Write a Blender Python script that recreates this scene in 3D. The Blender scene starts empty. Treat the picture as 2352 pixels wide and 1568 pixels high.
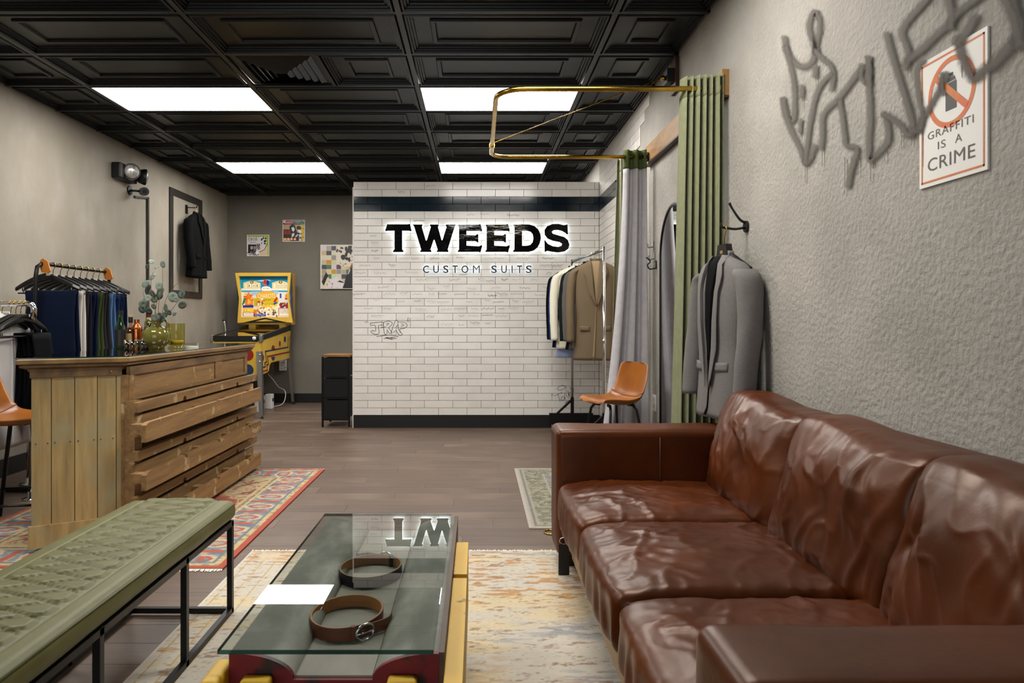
import bpy, bmesh, math, random
import numpy as np
from mathutils import Vector, Matrix, noise
sc = bpy.context.scene
col = sc.collection
PI = math.pi
R = math.radians
sin, cos = math.sin, math.cos

# ---------------------------------------------------------------- camera
F, CX, CY, CAMZ = 1594.0, 1097.0, 735.0, 1.147     # focal length in px, principal point, lens height
cam = bpy.data.cameras.new('camera')
cam.sensor_width = 36.0
cam.lens = F / 2352 * 36
cam.shift_x = (1176 - CX) / 2352
cam.shift_y = -(784 - CY) / 2352
cam.clip_start = 0.02
cam_o = bpy.data.objects.new('camera', cam)
col.objects.link(cam_o)
cam_o.location = (0, 0, CAMZ)
cam_o.rotation_euler = (PI / 2, 0, 0)
sc.camera = cam_o
cam.dof.use_dof = True
cam.dof.focus_distance = 5.5
cam.dof.aperture_fstop = 9.0 * max(1, cam.lens / 24.4)

# ---------------------------------------------------------------- world, light, exposure
w = bpy.data.worlds.new('daylight'); sc.world = w
w.use_nodes = True
w.node_tree.nodes['Background'].inputs[0].default_value = (0.93, 0.97, 1.0, 1)
w.node_tree.nodes['Background'].inputs[1].default_value = 2.3
PANEL_EMIT = 24.5
por = bpy.data.lights.new('shop_window_portal', 'AREA')   # samples the daylight through the shop front behind the camera
por.shape = 'RECTANGLE'; por.size = 3.4; por.size_y = 1.9
por.cycles.is_portal = True
por_o = bpy.data.objects.new('shop_window_portal', por); col.objects.link(por_o)
por_o.location = (-1.25, -1.62, 1.35); por_o.rotation_euler = (PI / 2, 0, 0)
vs = sc.view_settings
vs.view_transform = 'Standard'; vs.look = 'None'; vs.gamma = 1.0; vs.exposure = 0.1
vs.use_curve_mapping = False
cy = sc.cycles
cy.use_denoising = True
cy.max_bounces = 6; cy.diffuse_bounces = 3; cy.glossy_bounces = 4; cy.transmission_bounces = 6; cy.transparent_max_bounces = 10
cy.caustics_reflective = False; cy.caustics_refractive = False
cy.sample_clamp_indirect = 6.0
cy.use_light_tree = False; cy.use_adaptive_sampling = True; cy.adaptive_threshold = .05; cy.adaptive_min_samples = 16; cy.time_limit = 1100

# ---------------------------------------------------------------- helpers
def lin(c):
    if isinstance(c, str):
        c = c.lstrip('#'); c = tuple(int(c[i:i + 2], 16) for i in (0, 2, 4))
    return tuple(((x / 255) / 12.92 if x / 255 <= .04045 else ((x / 255 + .055) / 1.055) ** 2.4) for x in c) + (1,)

MATS = {}
def mat(name, c, rough=.5, metal=0, c2=None, nscale=6, nstretch=(1, 1, 1), nfac=1.0, ramp=(.35, .65), bump=None, coat=0,
        emit=0, spec=.5, trans=0, ior=1.45, rnd=0, sheen=0, attr=None, ndetail=4, rough2=None, bstretch=None, sss=0, c3=None, s3=3, r3=(.55, .62)):
    """principled material: base colour, optional second colour mixed in by noise, optional bump (scale, strength, distance)"""
    if name in MATS: return MATS[name]
    m = bpy.data.materials.new(name); m.use_nodes = True
    nt = m.node_tree; N = nt.nodes; L = nt.links
    b = N['Principled BSDF']
    b.inputs['Roughness'].default_value = rough
    b.inputs['Metallic'].default_value = metal
    b.inputs['Specular IOR Level'].default_value = spec
    b.inputs['Coat Weight'].default_value = coat
    b.inputs['Coat Roughness'].default_value = .1
    b.inputs['Transmission Weight'].default_value = trans
    b.inputs['IOR'].default_value = ior
    b.inputs['Sheen Weight'].default_value = sheen
    b.inputs['Base Color'].default_value = lin(c)
    tc = N.new('ShaderNodeTexCoord'); oi = N.new('ShaderNodeObjectInfo')
    def coords(scale):
        mp = N.new('ShaderNodeMapping')
        L.new(tc.outputs['Object'], mp.inputs['Vector'])
        mp.inputs['Scale'].default_value = scale
        if rnd:
            mul = N.new('ShaderNodeVectorMath'); mul.operation = 'SCALE'
            mul.inputs[0].default_value = (37, 17, 29)
            L.new(oi.outputs['Random'], mul.inputs['Scale']); L.new(mul.outputs[0], mp.inputs['Location'])
        return mp.outputs[0]
    out = None
    if attr:
        a = N.new('ShaderNodeAttribute'); a.attribute_name = attr; out = a.outputs['Color']
    if c2 is not None or rough2 is not None:
        n = N.new('ShaderNodeTexNoise'); n.inputs['Scale'].default_value = nscale; n.inputs['Detail'].default_value = ndetail
        n.inputs['Roughness'].default_value = .6
        L.new(coords(nstretch), n.inputs['Vector'])
        rp = N.new('ShaderNodeMapRange'); rp.inputs[1].default_value = ramp[0]; rp.inputs[2].default_value = ramp[1]
        rp.inputs[4].default_value = nfac
        L.new(n.outputs['Fac'], rp.inputs[0])
        if c2 is not None:
            mx = N.new('ShaderNodeMix'); mx.data_type = 'RGBA'
            mx.inputs[6].default_value = lin(c); mx.inputs[7].default_value = lin(c2)
            if out: L.new(out, mx.inputs[6])
            L.new(rp.outputs[0], mx.inputs[0]); out = mx.outputs[2]
        if rough2 is not None:
            mr = N.new('ShaderNodeMapRange'); mr.inputs[3].default_value = rough; mr.inputs[4].default_value = rough2
            L.new(rp.outputs[0], mr.inputs[0]); L.new(mr.outputs[0], b.inputs['Roughness'])
    if c3 is not None:
        n = N.new('ShaderNodeTexNoise'); n.inputs['Scale'].default_value = s3; n.inputs['Detail'].default_value = 3
        L.new(coords((1, 1, 1)), n.inputs['Vector'])
        rp = N.new('ShaderNodeMapRange'); rp.inputs[1].default_value = r3[0]; rp.inputs[2].default_value = r3[1]
        L.new(n.outputs['Fac'], rp.inputs[0])
        mx = N.new('ShaderNodeMix'); mx.data_type = 'RGBA'
        mx.inputs[6].default_value = lin(c); mx.inputs[7].default_value = lin(c3)
        if out: L.new(out, mx.inputs[6])
        L.new(rp.outputs[0], mx.inputs[0]); out = mx.outputs[2]
    if rnd:
        hs = N.new('ShaderNodeHueSaturation')
        mr = N.new('ShaderNodeMapRange'); mr.inputs[3].default_value = 1 - rnd; mr.inputs[4].default_value = 1 + rnd
        L.new(oi.outputs['Random'], mr.inputs[0]); L.new(mr.outputs[0], hs.inputs['Value'])
        hs.inputs['Color'].default_value = lin(c)
        if out: L.new(out, hs.inputs['Color'])
        out = hs.outputs[0]
    if out: L.new(out, b.inputs['Base Color'])
    if emit:
        b.inputs['Emission Strength'].default_value = emit
        b.inputs['Emission Color'].default_value = lin(c)
        if out: L.new(out, b.inputs['Emission Color'])
    if bump:
        n = N.new('ShaderNodeTexNoise'); n.inputs['Scale'].default_value = bump[0]; n.inputs['Detail'].default_value = 5
        L.new(coords(bstretch or (1, 1, 1)), n.inputs['Vector'])
        bp = N.new('ShaderNodeBump'); bp.inputs['Strength'].default_value = bump[1]; bp.inputs['Distance'].default_value = bump[2]
        L.new(n.outputs['Fac'], bp.inputs['Height']); L.new(bp.outputs[0], b.inputs['Normal'])
    MATS[name] = m
    return m

def alpha_mat(name, c, lo=.35, hi=1.0, dens=.92, nscale=60):
    """spray paint: opaque in the middle of a stroke, soft at its edge (attribute 'edge' is 0 centre, 1 rim)"""
    m = bpy.data.materials.new(name); m.use_nodes = True
    nt = m.node_tree; N = nt.nodes; L = nt.links; b = N['Principled BSDF']
    b.inputs['Base Color'].default_value = lin(c); b.inputs['Roughness'].default_value = .8
    a = N.new('ShaderNodeAttribute'); a.attribute_name = 'edge'
    tc = N.new('ShaderNodeTexCoord')
    n = N.new('ShaderNodeTexNoise'); n.inputs['Scale'].default_value = nscale; n.inputs['Detail'].default_value = 4
    L.new(tc.outputs['Object'], n.inputs['Vector'])
    ad = N.new('ShaderNodeMath'); ad.operation = 'MULTIPLY_ADD'; ad.inputs[1].default_value = .7; ad.inputs[2].default_value = -.35
    L.new(n.outputs['Fac'], ad.inputs[0])
    s = N.new('ShaderNodeMath'); s.operation = 'ADD'; L.new(a.outputs['Fac'], s.inputs[0]); L.new(ad.outputs[0], s.inputs[1])
    mr = N.new('ShaderNodeMapRange'); mr.interpolation_type = 'SMOOTHSTEP'
    mr.inputs[1].default_value = lo; mr.inputs[2].default_value = hi; mr.inputs[3].default_value = dens; mr.inputs[4].default_value = 0
    L.new(s.outputs[0], mr.inputs[0]); L.new(mr.outputs[0], b.inputs['Alpha'])
    return m

class MB:
    """collects vertices and faces; build() links them as ONE mesh object"""
    def __init__(s): s.v = []; s.f = []; s.mi = []; s.att = None
    def add(s, vs, fs, mi=0):
        o = len(s.v); s.v += [tuple(p) for p in vs]
        s.f += [tuple(i + o for i in f) for f in fs]; s.mi += [mi] * len(fs); return s
    def box(s, x0, x1, y0, y1, z0, z1, mi=0):
        v = [(x, y, z) for z in (z0, z1) for y in (y0, y1) for x in (x0, x1)]
        return s.add(v, [(0, 2, 3, 1), (4, 5, 7, 6), (0, 1, 5, 4), (2, 6, 7, 3), (0, 4, 6, 2), (1, 3, 7, 5)], mi)
    def bar(s, a, b, wx, wy, up=(0, 0, 1), mi=0):
        """box beam from a to b with cross-section wx x wy"""
        a, b = Vector(a), Vector(b); t = (b - a).normalized()
        u = t.cross(Vector(up)); u = u.normalized() if u.length > 1e-5 else Vector((1, 0, 0)); n = u.cross(t).normalized()
        v = [p + u * sx * wx / 2 + n * sy * wy / 2 for p in (a, b) for sy in (-1, 1) for sx in (-1, 1)]
        return s.add(v, [(0, 2, 3, 1), (4, 5, 7, 6), (0, 1, 5, 4), (2, 6, 7, 3), (0, 4, 6, 2), (1, 3, 7, 5)], mi)
    def loft(s, rings, cap=True, closed=True, mi=0):
        n = len(rings[0]); v = [p for r in rings for p in r]; f = []
        m = n if closed else n - 1
        for i in range(len(rings) - 1):
            for j in range(m):
                a = i * n + j; b = i * n + (j + 1) % n
                f.append((a, b, b + n, a + n))
        if cap and closed:
            f.append(tuple(range(n))[::-1]); f.append(tuple(range((len(rings) - 1) * n, len(rings) * n)))
        return s.add(v, f, mi)
    def tube(s, pts, r, n=10, cap=True, mi=0, sub=0, flat=1.0):
        pts = [Vector(p) for p in pts]
        if sub: pts = spline(pts, sub)
        rs = r if isinstance(r, (list, tuple)) else [r] * len(pts)
        if len(rs) != len(pts):
            rs = list(np.interp(np.linspace(0, 1, len(pts)), np.linspace(0, 1, len(rs)), rs))
        rings = []; u = None
        for i, p in enumerate(pts):
            t = (pts[min(i + 1, len(pts) - 1)] - pts[max(i - 1, 0)]).normalized()
            if u is None:
                u = t.cross(Vector((0, 0, 1)))
                if u.length < 1e-3: u = t.cross(Vector((0, 1, 0)))
            u = (u - t * u.dot(t)).normalized(); w_ = t.cross(u)
            rings.append([p + (u * cos(2 * PI * k / n) + w_ * flat * sin(2 * PI * k / n)) * rs[i] for k in range(n)])
        return s.loft(rings, cap, True, mi)
    def lathe(s, prof, n=24, c=(0, 0, 0), mi=0, cap=True):
        rings = [[(c[0] + r * cos(2 * PI * k / n), c[1] + r * sin(2 * PI * k / n), c[2] + z) for k in range(n)] for r, z in prof]
        return s.loft(rings, cap, True, mi)
    def prism(s, poly, fn, d0, d1, mi=0):
        """extrude a 2-D polygon; fn(u, v, d) gives the point"""
        n = len(poly)
        v = [fn(u, q, d0) for u, q in poly] + [fn(u, q, d1) for u, q in poly]
        f = [tuple(range(n))[::-1], tuple(range(n, 2 * n))] + [(i, (i + 1) % n, (i + 1) % n + n, i + n) for i in range(n)]
        return s.add(v, f, mi)
    def grid(s, fn, nu, nv, mi=0):
        v = [fn(i / nu, j / nv) for j in range(nv + 1) for i in range(nu + 1)]
        f = [(j * (nu + 1) + i, j * (nu + 1) + i + 1, (j + 1) * (nu + 1) + i + 1, (j + 1) * (nu + 1) + i) for j in range(nv) for i in range(nu)]
        return s.add(v, f, mi)
    def sphere(s, c, r, n=14, sc_=(1, 1, 1), mi=0):
        rings = []
        for i in range(1, n):
            a = -PI / 2 + PI * i / n
            rings.append([(c[0] + r * sc_[0] * cos(a) * cos(2 * PI * k / (2 * n)), c[1] + r * sc_[1] * cos(a) * sin(2 * PI * k / (2 * n)), c[2] + r * sc_[2] * sin(a)) for k in range(2 * n)])
        return s.loft(rings, True, True, mi)
    def mesh(s, name, mats, smooth=False, fix=True):
        me = bpy.data.meshes.new(name)
        me.from_pydata(s.v, [], s.f)
        for m in (mats if isinstance(mats, (list, tuple)) else [mats]): me.materials.append(m)
        if any(s.mi): me.polygons.foreach_set('material_index', s.mi)
        if fix:
            bm = bmesh.new(); bm.from_mesh(me); bmesh.ops.recalc_face_normals(bm, faces=bm.faces); bm.to_mesh(me); bm.free()
        if smooth is True:
            me.polygons.foreach_set('use_smooth', [True] * len(me.polygons))
        elif smooth:
            me.polygons.foreach_set('use_smooth', [True] * len(me.polygons))
            me.set_sharp_from_angle(angle=R(smooth))
        if s.att:
            for an, vals in s.att.items():
                if np.ndim(vals) == 1:
                    a = me.attributes.new(an, 'FLOAT', 'POINT'); a.data.foreach_set('value', np.asarray(vals, 'f'))
                else:
                    a = me.color_attributes.new(an, 'FLOAT_COLOR', 'POINT')
                    vv = np.ones((len(vals), 4), 'f'); vv[:, :3] = vals; a.data.foreach_set('color', vv.ravel())
        me.update()
        return me
    def build(s, name, mats, parent=None, smooth=False, world=False, loc=None, fix=True):
        if world and parent is not None:
            inv = root_of(parent)
            s.v = [tuple(inv @ Vector(p)) for p in s.v]
        elif loc is not None and parent is None:
            s.v = [(p[0] - loc[0], p[1] - loc[1], p[2] - loc[2]) for p in s.v]
        o = bpy.data.objects.new(name, s.mesh(name, mats, smooth, fix)); col.objects.link(o)
        if parent is not None: o.parent = parent
        elif loc is not None: o.location = loc
        return o

def root_of(o):
    while o.parent is not None: o = o.parent
    return (Matrix.Translation(o.location) @ o.rotation_euler.to_matrix().to_4x4()).inverted()

def spline(pts, sub):
    """Catmull-Rom through pts"""
    pts = [Vector(p) for p in pts]; out = []
    for i in range(len(pts) - 1):
        p0 = pts[max(i - 1, 0)]; p1 = pts[i]; p2 = pts[i + 1]; p3 = pts[min(i + 2, len(pts) - 1)]
        for k in range(sub):
            t = k / sub
            out.append(.5 * ((2 * p1) + (p2 - p0) * t + (2 * p0 - 5 * p1 + 4 * p2 - p3) * t * t + (3 * p1 - p0 - 3 * p2 + p3) * t ** 3))
    out.append(pts[-1]); return out

def tag(o, label=None, cat=None, group=None, kind=None):
    if label: o['label'] = label
    if cat: o['category'] = cat
    if group: o['group'] = group
    if kind: o['kind'] = kind
    return o
def thing(name, label, cat, loc=(0, 0, 0), rz=0, group=None):
    o = bpy.data.objects.new(name, None); col.objects.link(o); o.empty_display_size = .1
    o.location = loc; o.rotation_euler = (0, 0, rz)
    return tag(o, label, cat, group)
def struct(name, mb, m, smooth=False):
    o = mb.build(name, m, None, smooth); return tag(o, kind='structure')
def copy_tree(o, parent=None, recolor=None):
    c = o.copy(); col.objects.link(c); c.parent = parent
    for ch in [x for x in bpy.data.objects if x.parent == o]: copy_tree(ch, c)
    return c
def lerp(a, b, t): return a + (b - a) * t
def smooth01(t): t = min(1, max(0, t)); return t * t * (3 - 2 * t)
def nz(x, y, z=0): return noise.noise((x, y, z))
def interp(t, xs, ys): return float(np.interp(t, xs, ys))

def axis_pts(h, r, n):
    e = [-h, -h + .12 * r, -h + .35 * r, -h + .65 * r]
    mid = list(np.linspace(-h + r, h - r, max(2, n)))
    return e + mid + [-x for x in e[::-1]]
def roundbox(mb, c, half, r, n=(4, 4, 4), fn=None, mi=0):
    """box with rounded edges; fn(p, normal) -> displaced point, both local to the centre"""
    A = [axis_pts(half[k], r, n[k]) for k in range(3)]
    idx = {}; V = []; Fc = []
    def vert(p):
        k = tuple(round(x, 6) for x in p)
        if k in idx: return idx[k]
        p = Vector(p); q = Vector([max(-(half[i] - r), min(half[i] - r, p[i])) for i in range(3)])
        d = (p - q).normalized(); pos = q + d * r
        if fn: pos = fn(pos, d)
        idx[k] = len(V); V.append((pos[0] + c[0], pos[1] + c[1], pos[2] + c[2])); return idx[k]
    for ax in range(3):
        u, v_ = [(1, 2), (0, 2), (0, 1)][ax]
        for sgn in (-1, 1):
            for i in range(len(A[u]) - 1):
                for j in range(len(A[v_]) - 1):
                    q = []
                    for a, b in ((i, j), (i + 1, j), (i + 1, j + 1), (i, j + 1)):
                        p = [0, 0, 0]; p[ax] = sgn * half[ax]; p[u] = A[u][a]; p[v_] = A[v_][b]; q.append(vert(p))
                    if (sgn > 0) == (ax == 1): q = q[::-1]
                    Fc.append(tuple(q))
    mb.add(V, Fc, mi); return mb

def text_poly(txt, spacing=1.0, bold=0):
    """mesh verts/faces of a text in the built-in font, scaled into the unit box"""
    cu = bpy.data.curves.new('t', 'FONT'); cu.body = txt; cu.space_character = spacing; cu.resolution_u = 3; cu.offset = bold
    o = bpy.data.objects.new('t', cu); me = o.to_mesh()
    v = np.array([x.co[:2] for x in me.vertices]); f = [tuple(p.vertices) for p in me.polygons]
    o.to_mesh_clear(); bpy.data.objects.remove(o); bpy.data.curves.remove(cu)
    lo, hi = v.min(0), v.max(0)
    return (v - lo) / (hi - lo), f, (hi - lo)
def text_flat(mb, txt, fn, u0, u1, v0, v1, spacing=1.0, mi=0, d=None, bold=0):
    """text filling the rectangle; fn(u, v) -> point; with d a second layer makes it solid through fn(u, v, d)"""
    v, f, _ = text_poly(txt, spacing, bold)
    P = [(lerp(u0, u1, x), lerp(v0, v1, y)) for x, y in v]
    if d is None: return mb.add([fn(a, b) for a, b in P], f, mi)
    n = len(P); ed = {}
    for fc in f:
        for i in range(len(fc)):
            a, b = fc[i], fc[(i + 1) % len(fc)]
            if (b, a) in ed: ed.pop((b, a))
            else: ed[(a, b)] = 1
    fs = [tuple(fc[::-1]) for fc in f] + [tuple(i + n for i in fc) for fc in f] + [(a, b, b + n, a + n) for a, b in ed]
    return mb.add([fn(a, b, d[0]) for a, b in P] + [fn(a, b, d[1]) for a, b in P], fs, mi)

def ribbon(mb, pts, width, to3, att=None, sub=5, off=0.0):
    """flat stroke through 2-D points; to3(u, v, off) -> point; att collects 0 in the middle, 1 on the rim"""
    P = [Vector((p[0], p[1], 0)) for p in pts]
    P = spline(P, sub) if len(P) > 2 and sub else P
    ws = width if isinstance(width, (list, tuple)) else [width, width]
    rows = []; wl = np.interp(np.linspace(0, 1, len(P)), np.linspace(0, 1, len(ws)), ws)
    T = [(P[min(i + 1, len(P) - 1)] - P[max(0, i - 1)]).normalized() for i in range(len(P))]
    st = [(1.0, .0), (.8, .6), (.45, .89)]
    def row(p, t, w_, c_, edge):
        n_ = Vector((-t.y, t.x, 0)); k = (-1, -.5, 0, .5, 1)
        rows.append(([p + n_ * a * w_ * c_ for a in k], [max(abs(a) * c_, edge) if abs(a) < 1 else 1 for a in k]))
    for dd, cc in st: row(P[0] - T[0] * wl[0] * dd, T[0], wl[0], max(cc, .02), dd)
    for i in range(len(P)): row(P[i], T[i], wl[i], 1, 0)
    for dd, cc in st[::-1]: row(P[-1] + T[-1] * wl[-1] * dd, T[-1], wl[-1], max(cc, .02), dd)
    v = [to3(q.x, q.y, off) for r_, _ in rows for q in r_]
    f = [(i * 5 + j, i * 5 + j + 1, i * 5 + j + 6, i * 5 + j + 5) for i in range(len(rows) - 1) for j in range(4)]
    mb.add(v, f)
    if att is not None: att += [e for _, r_ in rows for e in r_]

class Paint:
    """small painter for flat print: filled polygons and ellipses on an array, read back as vertex colours of a grid"""
    def __init__(s, x0, y0, x1, y1, nx, ny, bg):
        s.X, s.Y = np.meshgrid(np.linspace(x0, x1, nx + 1), np.linspace(y0, y1, ny + 1))
        s.a = np.zeros(s.X.shape + (3,)); s.a[:] = lin(bg)[:3]; s.nx, s.ny = nx, ny; s.rng = np.random.RandomState(3)
    def ell(s, cx, cy_, rx, ry, c): s.a[((s.X - cx) / rx) ** 2 + ((s.Y - cy_) / ry) ** 2 <= 1] = lin(c)[:3]; return s
    def rect(s, x0, y0, x1, y1, c): s.a[(s.X >= x0) & (s.X <= x1) & (s.Y >= y0) & (s.Y <= y1)] = lin(c)[:3]; return s
    def poly(s, pts, c):
        ins = np.zeros(s.X.shape, bool); n = len(pts)
        for i in range(n):
            x1, y1 = pts[i]; x2, y2 = pts[(i + 1) % n]
            if y1 == y2: continue
            ins ^= ((s.Y > min(y1, y2)) & (s.Y <= max(y1, y2)) & (s.X < (s.Y - y1) * (x2 - x1) / (y2 - y1) + x1))
        s.a[ins] = lin(c)[:3]; return s
    def spots(s, x0, y0, x1, y1, n, r, cols):
        for _ in range(n):
            s.ell(s.rng.uniform(x0, x1), s.rng.uniform(y0, y1), s.rng.uniform(.4, 1) * r, s.rng.uniform(.4, 1) * r, cols[s.rng.randint(len(cols))])
        return s
    def mesh(s, mb, fn):
        mb.grid(lambda u, v: fn(u, 1 - v), s.nx, s.ny)
        mb.att = {'Col': s.a.reshape(-1, 3)}
        return mb
def at(px, py, d): return ((px - CX) * d / F, d, CAMZ - (py - CY) * d / F)
# ---------------------------------------------------------------- materials
M_plaster = mat('plaster_right', '#a19c93', .78, c2='#8e8a81', nscale=1.6, ramp=(.4, .68), bump=(55, .55, .014))
M_plaster_l = mat('plaster_left', '#9e978b', .8, c2='#70685b', nscale=1.7, ramp=(.35, .85), nstretch=(1, 1, .6), bump=(30, .25, .01), c3='#8b8375', s3=2.4, r3=(.35,.85))
M_grey = mat('wall_grey', '#6e6960', .8, c2='#5a564e', nscale=2.2, ramp=(.3, .9), bump=(30, .2, .01), c3='#7d776c', s3=2.2, r3=(.35,.85))
M_black = mat('black_satin', '#121212', .45)
M_blackm = mat('black_metal', '#0c0c0c', .38, metal=.3)
M_ceil = mat('ceiling_black', '#030303', .36, spec=.27, bump=(3, .12, .02))
M_ceilbar = mat('ceiling_bar', '#141415', .4)
M_tile = mat('tile_white', '#e4dfd7', .16, rnd=.03, c2='#d8d2ca', nscale=4, ramp=(.4, .8), bump=(5, .08, .004))
M_dark = mat('tile_navy', '#0b1a22', .12, rnd=.25, bump=(6, .15, .004))
M_grout = mat('grout', '#292521', .9)
M_white = mat('white_paint', '#d9d5cd', .7)
M_floor = mat('vinyl_plank', '#6a574a', .42, c2='#56463b', nscale=5, nstretch=(.35, 7, 1), ramp=(.3, .7), rnd=.09, bump=(9, .25, .003), bstretch=(.3, 9, 1), c3='#786557', s3=2, r3=(.5, .75))
M_brass = mat('brass', '#c9a548', .2, metal=1, c2='#a8842e', nscale=9)
M_chrome = mat('chrome', '#c9c9c9', .16, metal=1)
M_steel = mat('steel_satin', '#a9a9a6', .3, metal=1)
M_ink = mat('marker_ink', '#3a3838', .6)
M_inkl = mat('marker_ink_faded', '#8e8b89', .6)
M_paper = mat('white_plastic', '#e8e6e2', .5)

XL, XR, YF, YB, H = -3.48, 1.305, -1.6, 9.65, 2.875
YP, PX0, PZ = 7.40, -1.323, 2.616                        # tiled partition: front plane, left end, height

# ---------------------------------------------------------------- floor
floor = struct('floor', MB().box(XL - .1, XR + .1, YF - .1, YB + .1, -.1, -.004), mat('floor_gap', '#3a2e26', .8))
rng = random.Random(4)
PL, PW = 1.22, .1525
cache = {}
def plank_mesh(l):
    k = round(l, 3)
    if k not in cache:
        g = .0005; b = .0008; m = MB()
        m.loft([[(g, g, -.004), (l - g, g, -.004), (l - g, PW - g, -.004), (g, PW - g, -.004)],
                [(g, g, -b), (l - g, g, -b), (l - g, PW - g, -b), (g, PW - g, -b)],
                [(g + b, g + b, 0), (l - g - b, g + b, 0), (l - g - b, PW - g - b, 0), (g + b, PW - g - b, 0)]])
        cache[k] = m.mesh('plank', M_floor)
    return cache[k]
y = 1.55; row = 0
while y < YB - .01:
    x = XL - [0, .48, .9, .25, .7][row % 5] - rng.uniform(0, .1)
    while x < XR - .01:
        a, b = max(x, XL), min(x + PL, XR)
        if b - a > .02:
            o = bpy.data.objects.new('plank', plank_mesh(b - a)); col.objects.link(o); o.parent = floor; o.location = (a, y, 0)
        x += PL
    y += PW; row += 1
MB().box(XL, XR, YF, 1.55, -.004, -.0005).build('floor_near', M_floor, floor)

# ---------------------------------------------------------------- walls
wall_left = struct('wall_left', MB().box(XL - .12, XL, YF, YB + .12, 0, H + .1), M_plaster_l)
wall_back = struct('wall_back', MB().box(XL, XR + .12, YB, YB + .12, 0, H + .1), M_grey)
wall_right = struct('wall_right', MB().box(XR, XR + .12, YF, YP + .01, 0, H + .1), M_plaster)
struct('wall_alcove', MB().box(XR, XR + .12, YP + .01, YB, 0, H + .1), M_white)
fr = MB()
for a in ((XL - .12, -2.95, 0, H + .1), (.45, XR + .12, 0, H + .1), (-2.95, .45, 0, .4), (-2.95, .45, 2.3, H + .1)):
    fr.box(a[0], a[1], YF - .14, YF, a[2], a[3])
struct('wall_front', fr, M_plaster_l)
part = struct('wall_partition', MB().box(PX0 + .002, XR, YP + .008, YP + .13, 0, PZ - .002), M_grout)
MB().box(PX0, XR, YP + .001, YP + .13, PZ - .002, PZ + .004).build('cap', M_white, part)
MB().box(PX0 - .012, PX0 + .002, YP + .004, YP + .13, 0, PZ - .05).build('end_trim', M_white, part)
struct('baseboard_back', MB().box(XL, XR, YB - .014, YB, 0, .13), M_black)
struct('baseboard_left', MB().box(XL, XL + .014, YF, YB, 0, .13), M_black)
struct('baseboard_partition', MB().box(PX0, XR - .014, YP - .006, YP + .012, 0, .133), M_black)
struct('baseboard_right', MB().box(XR - .014, XR, 1.2, YP, 0, .13), M_black)

# tiles: 32 courses on the partition, the same courses returning along the right wall
TP, TH, G = .3024, .0776, .0032
tcache = {}
def tile_mesh(l, h):
    k = (round(l, 3), round(h, 3))
    if k not in tcache:
        m = MB(); b = .0015; t = .009
        m.loft([[(0, 0, 0), (l, 0, 0), (l, 0, h), (0, 0, h)], [(0, -t + b, 0), (l, -t + b, 0), (l, -t + b, h), (0, -t + b, h)],
                [(b, -t, b), (l - b, -t, b), (l - b, -t, h - b), (b, -t, h - b)]])
        tcache[k] = [m.mesh('tile', M_tile), m.mesh('tile_navy', M_dark)]
    return tcache[k]
def tile(par, p, l, h, dark, rz=0):
    o = bpy.data.objects.new('tile', tile_mesh(l, h)[1 if dark else 0]); col.objects.link(o); o.parent = par
    o.location = p; o.rotation_euler = (0, 0, rz)
for r_ in range(36):
    zt = PZ - (r_ - 4) * TH if r_ >= 4 else PZ + (4 - r_) * TH
    z0 = zt - TH + G
    h = min(TH - G, H - z0)
    if h < .01: continue
    k = r_ - 4                                            # course number on the partition
    dark = k in (2, 3)
    if k >= 0:
        x = PX0; first = True
        while x < XR - .012:
            l = TP / 2 if (first and k % 2 == 0) else TP
            l = min(l, XR - .009 - x)
            tile(part, (x + G / 2, YP + .009, z0), l - G, h, dark); x += l; first = False
    # right wall: counts back from the partition corner towards the camera, ragged near end
    end = [5.24, 5.24, 5.39, 5.55][r_] if r_ < 4 else (5.70 if r_ % 2 else 5.55)
    y = YP; first = True
    while y > end + .02:
        l = TP * .62 if (first and k % 2 == 0) else (TP * .12 + TP if first else TP)
        l = min(l, y - end)
        tile(wall_right, (XR + .001, y - G / 2, z0), l - G, h, dark, -PI / 2); y -= l; first = False

# ---------------------------------------------------------------- ceiling: black moulded panels in a bar grid
ceiling = struct('ceiling', MB().box(XL - .1, XR + .1, YF - .1, YB + .1, H + .03, H + .1), M_ceilbar)
GX = [-2.884 - 1.22, -2.884, -1.664, -.444, .776, 1.996]
GY = [3.29 + .61 * k for k in range(-8, 12)]
prof = [(.012, .0), (.016, -.010), (.026, -.010), (.030, .002), (.040, .002), (.044, .012), (.056, .012), (.060, .022), (.13, .024),
        (.134, .012), (.150, .012), (.155, .026), (.175, .028)]
def panel_mb(x0, x1, y0, y1):
    rings = []
    sx = min(1, (x1 - x0) / 1.0)
    for o_, z in prof:
        ox = o_ * (1 if o_ < .06 else (1 + .25 * sx * (o_ - .06) / .11))
        rings.append([(x0 + ox, y0 + o_, H + z), (x1 - ox, y0 + o_, H + z), (x1 - ox, y1 - o_, H + z), (x0 + ox, y1 - o_, H + z)])
    m = MB(); m.loft(rings, cap=False)
    n = len(m.v); m.f.append((n - 4, n - 3, n - 2, n - 1)); m.mi.append(0)
    return m
LIGHT_CELLS = [(1, 11 - 0), (3, 11), (1, 15), (3, 15), (1, 7), (3, 7), (1, 3), (3, 3)]
LIGHT_CELLS = [(c, g) for c, g in LIGHT_CELLS]
def cell_of(y): return min(range(len(GY)), key=lambda i: abs(GY[i] - y))
lights = []
for c in (1, 3):
    for yy in (5.12, 7.56, 2.68): lights.append((c, cell_of(yy)))
VENT = (2, cell_of(4.51))
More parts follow.
